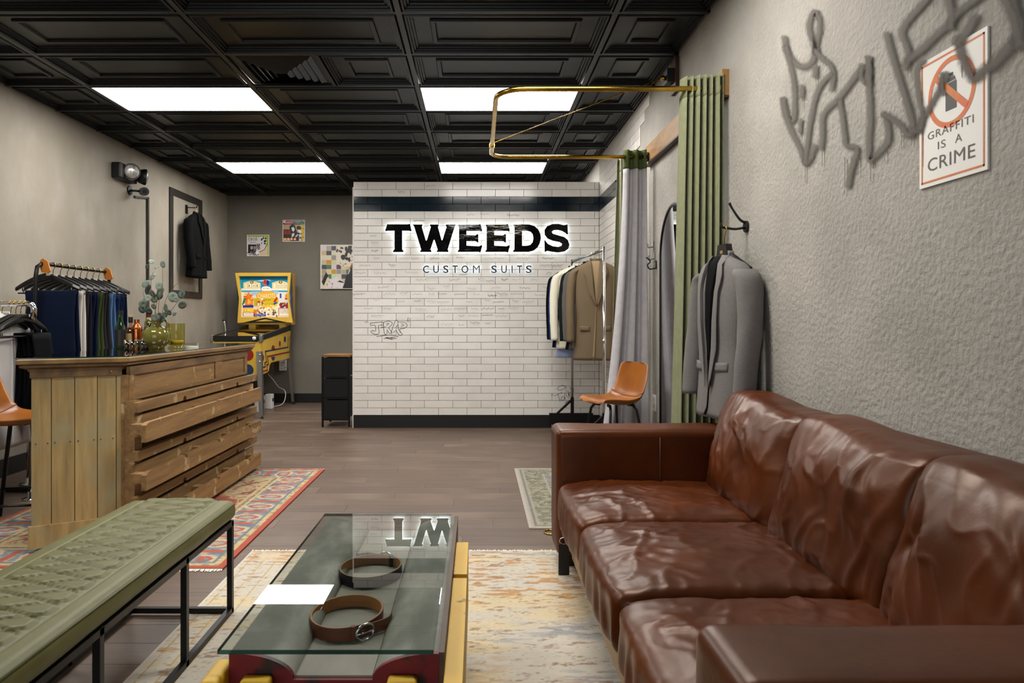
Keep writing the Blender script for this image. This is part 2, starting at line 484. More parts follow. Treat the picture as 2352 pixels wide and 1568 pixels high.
for ci in range(len(GX) - 1):
    for gi in range(len(GY) - 1):
        y0, y1 = GY[gi], GY[gi + 1]
        if y1 < 1.0 or (ci, gi) in lights: continue
        x0, x1 = max(GX[ci], XL), min(GX[ci + 1], XR)
        y1 = min(y1, YB)
        if y1 - y0 < .35: 
            MB().box(x0 + .01, x1 - .01, y0 + .01, y1, H + .001, H + .01).build('ceiling_panel', M_ceil, ceiling); continue
        if (ci, gi) == VENT: x0 = -1.05
        panel_mb(x0 + .012, x1 - .012, y0 + .012, y1 - .012).build('ceiling_panel', M_ceil, ceiling, 25)
for x in GX[1:-1]:
    MB().box(x - .016, x + .016, YF, YB, H - .006, H + .012).build('grid_bar', M_ceilbar, ceiling)
for g in GY:
    if YF < g < YB:
        MB().box(XL, XR, g - .013, g + .013, H - .004, H + .010).build('grid_bar', M_ceilbar, ceiling)
MB().box(XL, XR, YF, 1.0, H + .012, H + .02).build('ceiling_near', M_ceil, ceiling)
MB().box(-1.066, -1.04, 4.51, 5.12, H - .004, H + .012).build('grid_bar', M_ceilbar, ceiling)
# air vent: four-way louvres
vent = thing('ceiling_vent', 'black square louvred air vent in the ceiling beside a light panel', 'vent', (-1.35, 4.815, H))
MB().box(-.29, .29, -.29, .29, .0105, .022).build('backing', M_black, vent)
for i, s in enumerate((.25, .205, .16, .115, .07)):
    m = MB(); z = -.012 - .006 * i
    m.loft([[(-s, -s, z + .022), (s, -s, z + .022), (s, s, z + .022), (-s, s, z + .022)],
            [(-s + .03, -s + .03, z + .002), (s - .03, -s + .03, z + .002), (s - .03, s - .03, z + .002), (-s + .03, s - .03, z + .002)]], cap=False)
    m.build('louvre', M_ceil, vent)
# light panels
M_emit = mat('panel_diffuser', '#ffffff', .5, emit=PANEL_EMIT)
M_emit.node_tree.nodes['Principled BSDF'].inputs['Emission Color'].default_value = (1.0, .972, .93, 1)
names = {(1, 5.12): 'wide lit ceiling panel over the wooden counter, nearest on the left', (3, 5.12): 'lit ceiling panel behind the brass curtain rail',
         (1, 7.56): 'small far lit ceiling panel above the pinball corner', (3, 7.56): 'small far lit ceiling panel above the tiled sign wall',
         (1, 2.68): 'lit ceiling panel above the green bench, out of frame', (3, 2.68): 'lit ceiling panel above the coffee table, out of frame',
         }
for (c, yy), lab in names.items():
    x0, x1 = GX[c] + .022, GX[c + 1] - .022; y0, y1 = yy + .022, yy + .588
    t = thing('ceiling_light', lab, 'ceiling light', ((x0 + x1) / 2, (y0 + y1) / 2, H - .006), group='ceiling light panels')
    MB().box(x0, x1, y0, y1, H - .003, H + .004).build('diffuser', M_emit, t, world=True)
    f_ = MB()
    for a in ((x0 - .012, x1 + .012, y0 - .012, y0), (x0 - .012, x1 + .012, y1, y1 + .012), (x0 - .012, x0, y0, y1), (x1, x1 + .012, y0, y1)):
        f_.box(*a, H - .008, H + .006)
    f_.build('frame', M_black, t, world=True)

# ---------------------------------------------------------------- left wall fittings
mold = thing('wall_moulding', 'dark picture-frame moulding around the hanging black jacket', 'wall moulding', (XL + .012, 8.28, 1.42))
a0, a1, b0, b1, tw = 7.82, 8.735, 1.415, 2.65, .085
M_mold = mat('moulding_brown', '#2b2723', .5)
for bx_ in ((a0, a1, b1 - tw * .9, b1), (a0, a1, b0, b0 + tw * .9), (a0, a0 + tw, b0 + tw * .9, b1 - tw * .9), (a1 - tw, a1, b0 + tw * .9, b1 - tw * .9)):
    m = MB(); m.box(XL + .001, XL + .016, bx_[0], bx_[1], bx_[2], bx_[3]); m.build('rail', M_mold, mold, world=True)
t = thing('cable_raceway', 'thin dark cable channel running down from the security camera', 'cable channel', (XL + .01, 7.3, 1.2))
MB().bar((XL + .01, 7.02, 2.395), (XL + .01, 7.3, 2.43), .02, .02).build('channel', M_mold, t, world=True)
MB().box(XL + .001, XL + .02, 7.285, 7.315, 1.0, 2.44).build('channel', M_mold, t, world=True)
em = thing('emergency_light', 'black twin-head emergency light high on the left wall', 'emergency light', (XL + .001, 6.75, 2.5))
roundbox(MB(), (.045, 0, .075), (.044, .17, .075), .015).build('housing', M_black, em, True)
for yy, rz, lab in ((-.02, R(-58), 'lamp head with clear ribbed lens'), (.22, R(25), 'lamp head turned away')):
    c = Vector((.12, yy, .085)); d = Vector((cos(rz), sin(rz), -.1)).normalized()
    h = MB(); h.tube([c - d * .07, c - d * .04, c + d * .01, c + d * .03], [.03, .065, .08, .08], 20)
    hp = tag(h.build('lamp_head', M_black, em, 40), lab)
    MB().tube([c + d * .0301, c + d * .04, c + d * .046], [.071, .06, .02], 20).build('lens', mat('ribbed_lens', '#dad7d0', .25, c2='#76736d', nscale=30, nstretch=(1, 1, .2), metal=.3), hp, True)
sec = thing('security_camera', 'small black security camera below the emergency light', 'camera', (XL + .001, 6.93, 2.44))
MB().tube([(0, 0, 0), (.012, 0, 0)], .045, 20).build('wall_plate', M_black, sec, 40)
MB().tube([(.012, 0, 0), (.05, .01, .0), (.09, .03, .0)], .011, 10).build('arm', M_black, sec, True)
dd = Vector((.55, -.8, -.12)).normalized(); c = Vector((.12, .055, .0))
MB().tube([c + dd * -.05, c + dd * -.04, c + dd * .05], [.03, .042, .042], 18).build('body', M_black, sec, 40)
MB().tube([c + dd * .0501, c + dd * .054], .022, 16).build('lens', mat('lens_glass', '#1d2a30', .05), sec, 40)

# ---------------------------------------------------------------- pictures on the grey back wall
M_print = mat('printed', '#ffffff', .35, attr='Col')
def picture(name, label, px0, px1, py0, py1, pt, depth=.012, side=M_paper, extra=None):
    d = YB - depth - .001
    x0, _, z1 = at(px0, py0, d); x1, _, z0 = at(px1, py1, d)
    t = thing(name, label, 'picture', ((x0 + x1) / 2, YB - depth, z0))
    MB().box(x0, x1, YB - depth, YB - .001, z0, z1).build('panel', side, t, world=True)
    pt.mesh(MB(), lambda u, v: (lerp(x0 + .006, x1 - .006, u), YB - depth - .0008, lerp(z0 + .006, z1 - .006, v))).build('print', M_print, t, world=True, fix=False)
    if extra: extra(t, lambda u, v: (lerp(x0, x1, u), YB - depth - .0016, lerp(z0, z1, v)))
p1 = Paint(60, 345, 525, 800, 90, 90, '#d6cfd0')
p1.rect(60, 345, 525, 380, '#93b02e').rect(478, 345, 525, 800, '#93b02e')
p1.spots(90, 372, 500, 384, 14, 8, ['#111111']).spots(360, 390, 470, 540, 22, 22, ['#151515', '#d6cfd0', '#e8e4e6'])
p1.rect(80, 548, 255, 735, '#181817').rect(130, 590, 180, 655, '#b9a9ad').rect(195, 590, 245, 655, '#9d8f92').spots(120, 660, 250, 720, 16, 12, ['#b9a9ad', '#181817'])
p1.rect(258, 535, 340, 660, '#7d7470').spots(262, 540, 340, 660, 24, 12, ['#1c1b1a', '#cfc7c4'])
p1.poly([(330, 800), (330, 725), (440, 690), (500, 560), (505, 800)], '#d8bb98').poly([(320, 715), (430, 660), (490, 530), (500, 535), (440, 672), (325, 728)], '#141312')
p1.spots(70, 730, 300, 795, 46, 14, ['#151613', '#2c2c26', '#8c8a7c', '#141414']).ell(275, 735, 36, 36, '#ece8e8')
def ex1(t, fn):
    m = MB(); text_flat(m, 'CBGB', fn, .05, .46, .73, .86, 1.1); text_flat(m, 'OMFUG', fn, .12, .40, .61, .67, 1.1)
    m.build('lettering', mat('print_dark_red', '#2b1113', .5), t, world=True)
picture('music_club_print', 'small square print lettered CBGB with lime green edge', 567, 618, 539, 588, p1, extra=ex1)
p2 = Paint(810, 45, 1262, 492, 90, 90, '#b39a78')
p2.rect(810, 45, 1262, 132, '#161414').rect(850, 45, 985, 128, '#a8161a').poly([(815, 60), (850, 45), (850, 110), (820, 90)], '#e9e6e2').rect(1185, 90, 1250, 130, '#1f8a5a')
p2.rect(820, 235, 985, 345, '#7e2414').rect(820, 345, 985, 425, '#2a1712').spots(825, 240, 980, 340, 22, 14, ['#8f2c18', '#5a1a10'])
p2.rect(1150, 150, 1255, 485, '#cfae1e').spots(1180, 160, 1250, 480, 30, 12, ['#171512', '#e0c224', '#a8860f'])
p2.poly([(950, 170), (1000, 130), (1060, 150), (1085, 230), (1110, 300), (1200, 330), (1215, 485), (960, 485), (985, 330), (950, 230)], '#121112')
p2.poly([(985, 200), (1040, 185), (1060, 240), (1035, 290), (1000, 260)], '#e5e0de').ell(1145, 205, 48, 42, '#121112').poly([(1120, 250), (1160, 240), (1210, 290), (1180, 320), (1140, 290)], '#e6e2df')
p2.poly([(1000, 330), (1050, 310), (1050, 360), (990, 420)], '#d8d4d0').poly([(1060, 400), (1110, 340), (1140, 350), (1090, 400)], '#cfcac5').rect(1150, 340, 1200, 480, '#d5cfca').rect(1155, 395, 1195, 440, '#8c1d1d')
for xx in (850, 922, 992, 1062): p2.ell(xx, 445, 30, 28, '#d8742a').ell(xx, 445, 16, 17, '#f0dccb')
def ex2(t, fn):
    m = MB(); text_flat(m, 'Exit', fn, .10, .38, .84, .97); text_flat(m, 'Downtown &', fn, .40, .97, .905, .98); text_flat(m, 'Brooklyn', fn, .40, .80, .82, .895)
    m.build('lettering', mat('print_white', '#efece8', .5), t, world=True)
picture('subway_print', 'small square collage print lettered Exit Downtown and Brooklyn', 649, 700, 505, 555, p2, extra=ex2)
p3 = Paint(1585, 560, 2450, 1470, 130, 136, '#cfc5b0')
r3 = random.Random(8)
tones = ['#b98a2e', '#a48f74', '#8f8a80', '#5b3a58', '#b7ab8c', '#8c8a92', '#3d4454', '#c9c0d0', '#b9cdb0', '#9a8a70', '#74709a', '#c2a874', '#d1c6ac', '#cfc39a', '#506a44', '#c8bb95', '#a79c8c', '#d8cfc0']
for i in range(9):
    for j in range(9): p3.rect(1600 + i * 98, 575 + j * 99, 1694 + i * 98, 670 + j * 99, tones[r3.randrange(len(tones))])
p3.poly([(1890, 580), (2450, 565), (2450, 1000), (2130, 1010), (1990, 1000), (1895, 930), (1880, 690)], '#d3c8b4')
p3.spots(1930, 600, 2450, 900, 60, 52, ['#17181a', '#1d1e20', '#d3c8b4']).spots(1890, 640, 2000, 720, 9, 22, ['#17181a', '#3a2d26']).spots(1950, 920, 2100, 1000, 8, 16, ['#17181a', '#d3c8b4'])
p3.poly([(2260, 850), (2450, 800), (2450, 1470), (2020, 1470), (2090, 1200), (2150, 1080), (2200, 960)], '#1d1d1f').poly([(2150, 1060), (2200, 940), (2230, 930), (2180, 1060)], '#8f4a22')
p3.poly([(2120, 1170), (2150, 1080), (2175, 1075), (2130, 1175)], '#d8d4cc').poly([(1600, 1470), (1690, 1240), (1750, 1240), (1680, 1470)], '#d2c3a8').poly([(1600, 1330), (1690, 1120), (1730, 1200), (1640, 1420)], '#1b1a1a')
p3.poly([(1720, 1450), (1750, 1300), (1900, 1230), (2060, 1340), (2010, 1460)], '#d5cdd0').poly([(1910, 1330), (1960, 1300), (2060, 1350), (2000, 1350)], '#17181a').spots(1700, 1320, 1850, 1450, 16, 16, ['#1b1b1d', '#d5cdd0'])
picture('collage_canvas', 'large patchwork collage canvas half hidden behind the tiled wall', 736, 838, 562, 663, p3, .03)

# ---------------------------------------------------------------- lit sign on the tiled wall
sign = thing('wall_sign', 'backlit black TWEEDS CUSTOM SUITS lettering on the tiled wall', 'sign', (0, YP - .02, 1.6))
def sg(cx, cy_, d): return at(860 + cx / 5.004, 490 + cy_ / 5.004, YP - .04)[0], YP - d, at(860 + cx / 5.004, 490 + cy_ / 5.004, YP - .04)[2]
LET = {
 'T': [(150, 120), (160, 126), (385, 126), (403, 120), (412, 124), (428, 200), (420, 207), (398, 200), (320, 200), (320, 412), (337, 434), (332, 445), (218, 445), (213, 436), (232, 412), (232, 200), (150, 200), (133, 206), (125, 198)],
 'W': [(440, 128), (552, 128), (553, 145), (545, 152), (593, 312), (602, 312), (650, 155), (641, 147), (640, 128), (735, 128), (737, 147), (731, 155), (773, 308), (782, 308), (830, 155), (822, 147), (822, 128), (937, 128), (925, 150), (843, 415), (852, 432), (848, 444), (718, 444), (716, 434), (728, 418), (691, 305), (682, 305), (645, 415), (657, 432), (655, 444), (529, 444), (527, 434), (538, 415), (457, 152)],
 'E': [(958, 130), (1195, 128), (1212, 121), (1220, 126), (1240, 200), (1232, 208), (1205, 203), (1060, 203), (1060, 250), (1160, 253), (1182, 238), (1195, 240), (1195, 335), (1184, 335), (1163, 320), (1060, 320), (1060, 370), (1200, 378), (1228, 366), (1241, 370), (1220, 447), (1210, 448), (1195, 442), (960, 444), (957, 436), (972, 415), (972, 160)],
 'D': [(1592, 130), (1700, 126), (1780, 128), (1840, 146), (1885, 188), (1908, 240), (1912, 290), (1900, 345), (1872, 395), (1830, 428), (1770, 443), (1594, 444), (1592, 434), (1607, 415), (1610, 200), (1697, 200), (1697, 372), (1750, 372), (1790, 362), (1818, 330), (1826, 285), (1818, 240), (1795, 212), (1750, 200), (1697, 200), (1610, 199), (1609, 155)],
 'S': [(2205, 130), (2218, 126), (2224, 238), (2212, 243), (2190, 222), (2150, 200), (2105, 190), (2060, 194), (2038, 212), (2048, 233), (2110, 252), (2180, 272), (2222, 306), (2240, 360), (2228, 405), (2185, 438), (2110, 450), (2030, 440), (1985, 430), (1967, 443), (1956, 440), (1952, 314), (1962, 313), (1995, 352), (2050, 378), (2110, 385), (2148, 372), (2155, 350), (2130, 331), (2050, 315), (1990, 290), (1957, 248), (1954, 192), (1983, 147), (2045, 123), (2115, 121), (2175, 136)],
}
M_sign = mat('gloss_black_acrylic', '#060606', .06, bump=(5, .12, .02), bstretch=(1, 1, 3))
M_halo = mat('led_backing', '#ffffff', .5, emit=4.2)
M_halo.node_tree.nodes['Principled BSDF'].inputs['Emission Color'].default_value = (.80, .92, 1.0, 1)
for ch, dx in (('T', 0), ('W', 0), ('E', 0), ('E', 317), ('D', 0), ('S', 0)):
    P = [(a + dx, b) for a, b in LET[ch]]
    o = MB().prism(P, lambda u, v, d: sg(u, v, d), .028, .05).build('letter', M_sign, sign, world=True)
    MB().prism(P, lambda u, v, d: sg(u, v, d), .018, .0278).build('led_backing', M_halo, o, world=True)
M_halo2 = mat('led_backing_small', '#dcefff', .5, emit=2.6)
M_sgrey = mat('letter_charcoal', '#14191d', .5)
for ch, a, b in (('C', 557, 627), ('U', 675, 741), ('S', 789, 851), ('T', 896, 957), ('O', 1000, 1080), ('M', 1132, 1211), ('S', 1343, 1408), ('U', 1457, 1522), ('I', 1576, 1589), ('T', 1640, 1699), ('S', 1741, 1808)):
    m = MB(); text_flat(m, ch, lambda u, v, d: sg(u, v, d), a, b, 684, 597, d=(.02, .032), bold=0 if ch == 'M' else .012); o = m.build('letter', M_sgrey, sign, world=True)
    m = MB(); text_flat(m, ch, lambda u, v, d: sg(u, v, d), a, b, 684, 597, d=(.012, .0198)); m.build('led_backing', M_halo2, o, world=True)

# signatures and marker tags on the tiles
def tl(cx, cy_, off=0): x, _, z = at(800 + cx / 2.613, 400 + cy_ / 2.613, YP - .001); return x, YP - .0014 - off, z
sr = random.Random(21)
SIG = [(150, 370), (160, 410), (70, 460), (160, 460), (170, 505), (340, 505), (400, 505), (520, 505), (585, 505), (670, 500), (850, 505), (910, 505), (1050, 505), (1200, 505), (100, 548), (265, 545), (1185, 545), (1255, 548), (75, 592), (190, 592), (380, 588), (690, 602), (1205, 592), (100, 635), (270, 632), (440, 635), (500, 625), (640, 632), (800, 628), (850, 640), (940, 632), (1010, 632), (1120, 632), (1190, 680), (210, 678), (500, 685), (590, 672), (740, 685), (890, 680), (1060, 682), (60, 720), (250, 718), (335, 712), (415, 720), (500, 720), (565, 718), (670, 720), (770, 720), (865, 728), (925, 718), (1010, 718), (1150, 724), (170, 756), (315, 764), (415, 762), (500, 762), (570, 766), (725, 766), (835, 756), (900, 766), (1005, 760), (1080, 766), (120, 805), (235, 806), (435, 810), (590, 810), (675, 806), (760, 808), (835, 806), (920, 806), (995, 802), (175, 850), (495, 852), (680, 852), (750, 850), (835, 846), (920, 852), (595, 900), (680, 905), (760, 890), (840, 895), (495, 70), (820, 240), (990, 245), (425, 278), (735, 243), (320, 106)]
for i, (x, y) in enumerate(SIG):
    m = MB(); wd = sr.uniform(16, 40); px_, ph_, sl_ = x - wd, sr.uniform(0, 6), sr.uniform(-.12, .05); pts = []; n = int(wd * 1.3)
    a1, a2, f1, f2 = sr.uniform(2, 6), sr.uniform(1, 5), sr.uniform(.55, .95), sr.uniform(.25, .5)
    for k in range(n):
        env = .35 + .65 * abs(math.sin(k * .17 + ph_)) if k > 3 else 1.5
        pts.append((px_ + 3.2 * math.sin(k * f1 * 2 + 1), y + sl_ * (k - n / 2) + env * (a1 * math.sin(k * f1 * 2 + ph_) + a2 * math.sin(k * f2 + ph_ * 2)))); px_ += 2 * wd / n
    ribbon(m, pts, .45 if i % 3 else .6, tl, sub=2)
    if sr.random() < .35: ribbon(m, [(x - wd * .5, y + 13), (x, y + 10.5), (x + wd * .8, y + 11 + sr.uniform(-2, 2))], .4, tl, sub=2)
    m.build('signature', M_ink if sr.random() < .3 else M_inkl, part)
def tagmark(name, label, strokes, wd, dates=None):
    m = MB()
    for s_ in strokes: ribbon(m, s_, wd, tl, sub=2, off=.0002)
    o = m.build(name, M_ink, None); tag(o, label, 'graffiti'); return o
tagmark('marker_tag', 'black marker tag reading J-RAD on the white tiles', [
    [(100, 884), (107, 891)], [(111, 881), (119, 890)], [(360, 860), (352, 884)], [(374, 864), (360, 886)],
    [(133, 893), (205, 887), (209, 905), (181, 908), (185, 953), (160, 961), (134, 944), (150, 937), (164, 940), (161, 906), (134, 908), (133, 893)],
    [(193, 921), (226, 914)], [(211, 889), (240, 880), (263, 890), (258, 908), (241, 920), (264, 950), (248, 956), (231, 930), (233, 956), (216, 957), (211, 889)], [(228, 898), (245, 893), (230, 908)],
    [(256, 952), (281, 882), (298, 882), (300, 930), (326, 960), (306, 966), (286, 936), (272, 952)], [(285, 918), (295, 905)],
    [(302, 886), (340, 889), (354, 909), (332, 926), (309, 927), (312, 950)], [(318, 898), (336, 904), (318, 914)],
    [(170, 974), (240, 965), (302, 972), (212, 986), (292, 985), (222, 979), (265, 992)]], 1.5)
el = [(1279 + 24 * cos(a) + 4 * sin(a), 1281 + 12 * sin(a) - 8 * cos(a)) for a in np.linspace(0, 6.3, 14)]
tagmark('marker_tag', 'small black marker tag reading Tonez low behind the clothes rack', [el, [(1236, 1330), (1284, 1308)], [(1258, 1320), (1272, 1366)],
    [(1282, 1338), (1276, 1352), (1290, 1356), (1298, 1342), (1288, 1334), (1280, 1340)], [(1302, 1356), (1298, 1312), (1322, 1344), (1318, 1300)],
    [(1324, 1326), (1338, 1318), (1334, 1306), (1324, 1314), (1330, 1334), (1344, 1330)], [(1340, 1276), (1330, 1280), (1338, 1296)], [(1342, 1288), (1352, 1282), (1350, 1320)], [(1300, 1372), (1332, 1352)], [(1218, 1322), (1224, 1332)], [(1226, 1318), (1230, 1326)]], 1.3)

# ---------------------------------------------------------------- right wall: sign and spray paint
def wr(px, py, off=0):
    X = XR - .0015 - off; d = XR * F / (px - CX); return X, d, CAMZ - (py - CY) * d / F
gs = thing('graffiti_sign', 'white and orange sign reading GRAFFITI IS A CRIME', 'sign', (XR - .006, 1.9, 1.53))
Y0, Y1, Z0, Z1 = 2.04, 1.768, 1.531, 1.897
MB().box(XR - .006, XR - .0005, Y1, Y0, Z0, Z1).build('panel', mat('sign_white', '#e6e2da', .4), gs, world=True)
def sp(u, v, d=.0066): return XR - d, lerp(Y0, Y1, u), lerp(Z0, Z1, v)
M_or = mat('sign_orange', '#d4551c', .45, c2='#c97a1f', nscale=14)
m = MB()
for a in ((.035, .965, .03, .045), (.035, .965, .955, .97), (.035, .055, .03, .97), (.945, .965, .03, .97)):
    m.add([sp(a[0], a[2]), sp(a[1], a[2]), sp(a[1], a[3]), sp(a[0], a[3])], [(0, 1, 2, 3)])
m.build('border', M_or, gs, world=True)
m = MB(); n = 40; asp = (Y0 - Y1) / (Z1 - Z0); cu_, cv, ro, ri = .5, .665, .355, .30
m.add([sp(cu_ + r_ * cos(2 * PI * k / n), cv + r_ * asp * sin(2 * PI * k / n)) for r_ in (ro, ri) for k in range(n)], [(k, (k + 1) % n, (k + 1) % n + n, k + n) for k in range(n)])
a = R(-42)
m.add([sp(cu_ + x * cos(a) - y_ * sin(a), cv + (x * sin(a) + y_ * cos(a)) * asp, .007) for x, y_ in ((-.31, -.035), (.31, -.035), (.31, .035), (-.31, .035))], [(0, 1, 2, 3)])
m.build('prohibition_ring', M_or, gs, world=True)
m = MB()
for P in ([(.42, .53), (.58, .53), (.58, .735), (.42, .735)], [(.43, .742), (.57, .742), (.55, .775), (.45, .775)], [(.47, .78), (.53, .78), (.53, .805), (.47, .805)]):
    m.add([sp(a, b, .0068) for a, b in P], [(0, 1, 2, 3)])
m.build('spray_can_symbol', mat('sign_black', '#3d3a38', .5), gs, world=True)
m = MB()
text_flat(m, 'GRAFFITI', sp, .14, .82, .365, .425, 1.1); text_flat(m, 'IS', sp, .30, .42, .265, .325, 1.1); text_flat(m, 'A', sp, .56, .66, .265, .325); text_flat(m, 'CRIME', sp, .14, .84, .115, .215, 1.05)
m.build('lettering', mat('sign_text', '#4c4640', .5), gs, world=True)

M_spray = alpha_mat('spray_paint', '#5e5850', .1, 1.05, .9)
gm = MB(); at_ = []
def cw(x, y): return 1740 + x / 3.266, y / 3.266
STR = [
 ([(215, 290), (225, 360), (250, 420), (300, 480), (360, 500), (415, 470), (440, 400), (430, 320), (405, 250), (400, 170), (440, 90), (470, 140), (475, 220), (455, 310), (450, 390)], 26),
 ([(450, 390), (500, 440), (560, 490), (580, 560), (570, 660)], 24), ([(225, 360), (260, 500), (285, 620), (290, 760), (280, 900), (240, 880), (215, 800), (205, 750)], 24),
 ([(205, 750), (215, 850), (265, 980), (330, 1110), (370, 1220), (410, 1180), (440, 1100)], 24), ([(370, 1220), (385, 1080), (410, 900), (450, 720), (500, 620), (560, 560)], 22),
 ([(447, 515), (447, 560)], 27), ([(346, 655), (345, 715)], 22), ([(337, 900), (332, 985)], 16),
 ([(490, 1100), (500, 1000), (500, 880), (540, 810), (610, 750), (690, 650), (770, 540), (800, 500)], 24), ([(630, 760), (650, 880), (665, 1000), (680, 1090), (760, 1110), (720, 1260), (695, 1390)], 22),
 ([(800, 500), (790, 580), (850, 620), (848, 440)], 22), ([(848, 440), (850, 640), (860, 860), (850, 1050), (855, 1200), (900, 1160), (990, 1060), (990, 940), (970, 860)], 25),
 ([(970, 860), (1040, 900), (1100, 950), (1140, 1010), (1180, 980), (1150, 820), (1090, 620), (1030, 430), (985, 260)], 27),
 ([(1180, 980), (1240, 960), (1260, 860)], 24),
 ([(1300, -20), (1200, 90), (1120, 190), (1100, 260), (1130, 330), (1150, 420), (1120, 500)], 27), ([(1150, 450), (1250, 370), (1340, 280), (1440, 190), (1530, 90), (1620, 20), (1700, -40)], 30), ([(1440, -40), (1470, 100), (1470, 200)], 30),
 ([(1440, 560), (1400, 640), (1330, 780), (1260, 900), (1240, 980)], 26), ([(1240, 960), (1260, 880), (1240, 760), (1220, 620), (1220, 520), (1260, 460)], 24), ([(1405, 560), (1410, 700)], 20),
 ([(1530, 300), (1560, 420), (1600, 520), (1650, 590), (1720, 530), (1800, 470), (1880, 380), (1960, 300), (1990, 200), (1950, 80), (1930, -40)], 42),
 ([(1530, 320), (1600, 220), (1640, 130)], 34), ([(1960, 300), (2040, 340), (2200, 260)], 46), ([(1880, -20), (1950, 160), (1990, 330)], 44),
]
for i, (pts, wd) in enumerate(STR):
    ribbon(gm, [cw(*p) for p in pts], wd * 1.5 / 3.266, wr, at_, 5, .0058 + .00012 * i)
for x, y0, y1 in ((370, 1200, 1370), (500, 1100, 1250), (670, 1180, 1460), (720, 1180, 1330), (770, 1170, 1310), (865, 1200, 1360), (880, 1180, 1260), (970, 1120, 1215), (1098, 1010, 1110), (1114, 1020, 1105), (1172, 1010, 1090), (1190, 1000, 1105), (1258, 960, 1250), (348, 720, 800), (452, 560, 640), (332, 980, 1030), (1552, 490, 580), (1338, 0, 60), (1146, 500, 585)):
    ribbon(gm, [cw(x, y0), cw(x, (y0 + y1) / 2), cw(x, y1)], [1.7, 1.2, .9], wr, at_, 2, .0055)
gm.att = {'edge': at_}
o = gm.build('spray_graffiti', M_spray, None, loc=(XR - .008, 2.2, 1.6), fix=False)
tag(o, 'grey spray-painted crown and letters across the right stucco wall', 'graffiti')
# ---------------------------------------------------------------- rugs
M_rugtex = mat('rug_pile', '#ffffff', .95, attr='Col', bump=(260, .5, .004), sheen=.2)
rr = np.random.RandomState(5)
def vnoise(X, Y, sx, sy, seed):
    """smooth value noise on arrays"""
    g = np.random.RandomState(seed).rand(257, 257); x = X * sx + 40; y = Y * sy + 40
    xi = np.floor(x).astype(int); yi = np.floor(y).astype(int); fx = x - xi; fy = y - yi
    fx = fx * fx * (3 - 2 * fx); fy = fy * fy * (3 - 2 * fy)
    G_ = lambda a, b: g[a % 257, b % 257]
    return (G_(xi, yi) * (1 - fx) + G_(xi + 1, yi) * fx) * (1 - fy) + (G_(xi, yi + 1) * (1 - fx) + G_(xi + 1, yi + 1) * fx) * fy
def fbm(X, Y, sx, sy, seed): return (vnoise(X, Y, sx, sy, seed) + .5 * vnoise(X, Y, sx * 2.1, sy * 2.1, seed + 1) + .25 * vnoise(X, Y, sx * 4.3, sy * 4.3, seed + 2)) / 1.75
def rug(name, label, x0, x1, y0, y1, step, fn, th=.008, fringe=True, seed=1):
    nx, ny = int((x1 - x0) / step), int((y1 - y0) / step)
    X, Y = np.meshgrid(np.linspace(x0, x1, nx + 1), np.linspace(y0, y1, ny + 1))
    C = fn(X, Y)
    t = thing(name, label, 'rug', ((x0 + x1) / 2, (y0 + y1) / 2, 0))
    m = MB(); m.grid(lambda u, v: (lerp(x0, x1, u), lerp(y0, y1, v), th), nx, ny); m.att = {'Col': C.reshape(-1, 3)}
    m.build('pile', M_rugtex, t, world=True, fix=False)
    m = MB(); m.loft([[(x0, y0, .001), (x1, y0, .001), (x1, y1, .001), (x0, y1, .001)], [(x0, y0, th), (x1, y0, th), (x1, y1, th), (x0, y1, th)]], cap=False)
    m.build('edge_binding', mat(name + '_edge', '#8a2f1c' if 'red' in label else '#c9c0ac', .9), t, world=True)
    if fringe:
        m = MB(); q = random.Random(seed)
        for yy, s in ((y0, -1), (y1, 1)):
            x = x0
            while x < x1:
                l = q.uniform(.018, .034); m.bar((x, yy, .004), (x + q.uniform(-.006, .006), yy + s * l, .002), .006, .003); x += .0072
        tag(m.build('fringe', mat('fringe', '#d8d0c0', .9), t, world=True), kind='stuff')
    return t
def L3(c): return np.array(lin(c)[:3])
def mixc(C, mask, c): C[mask] = L3(c)
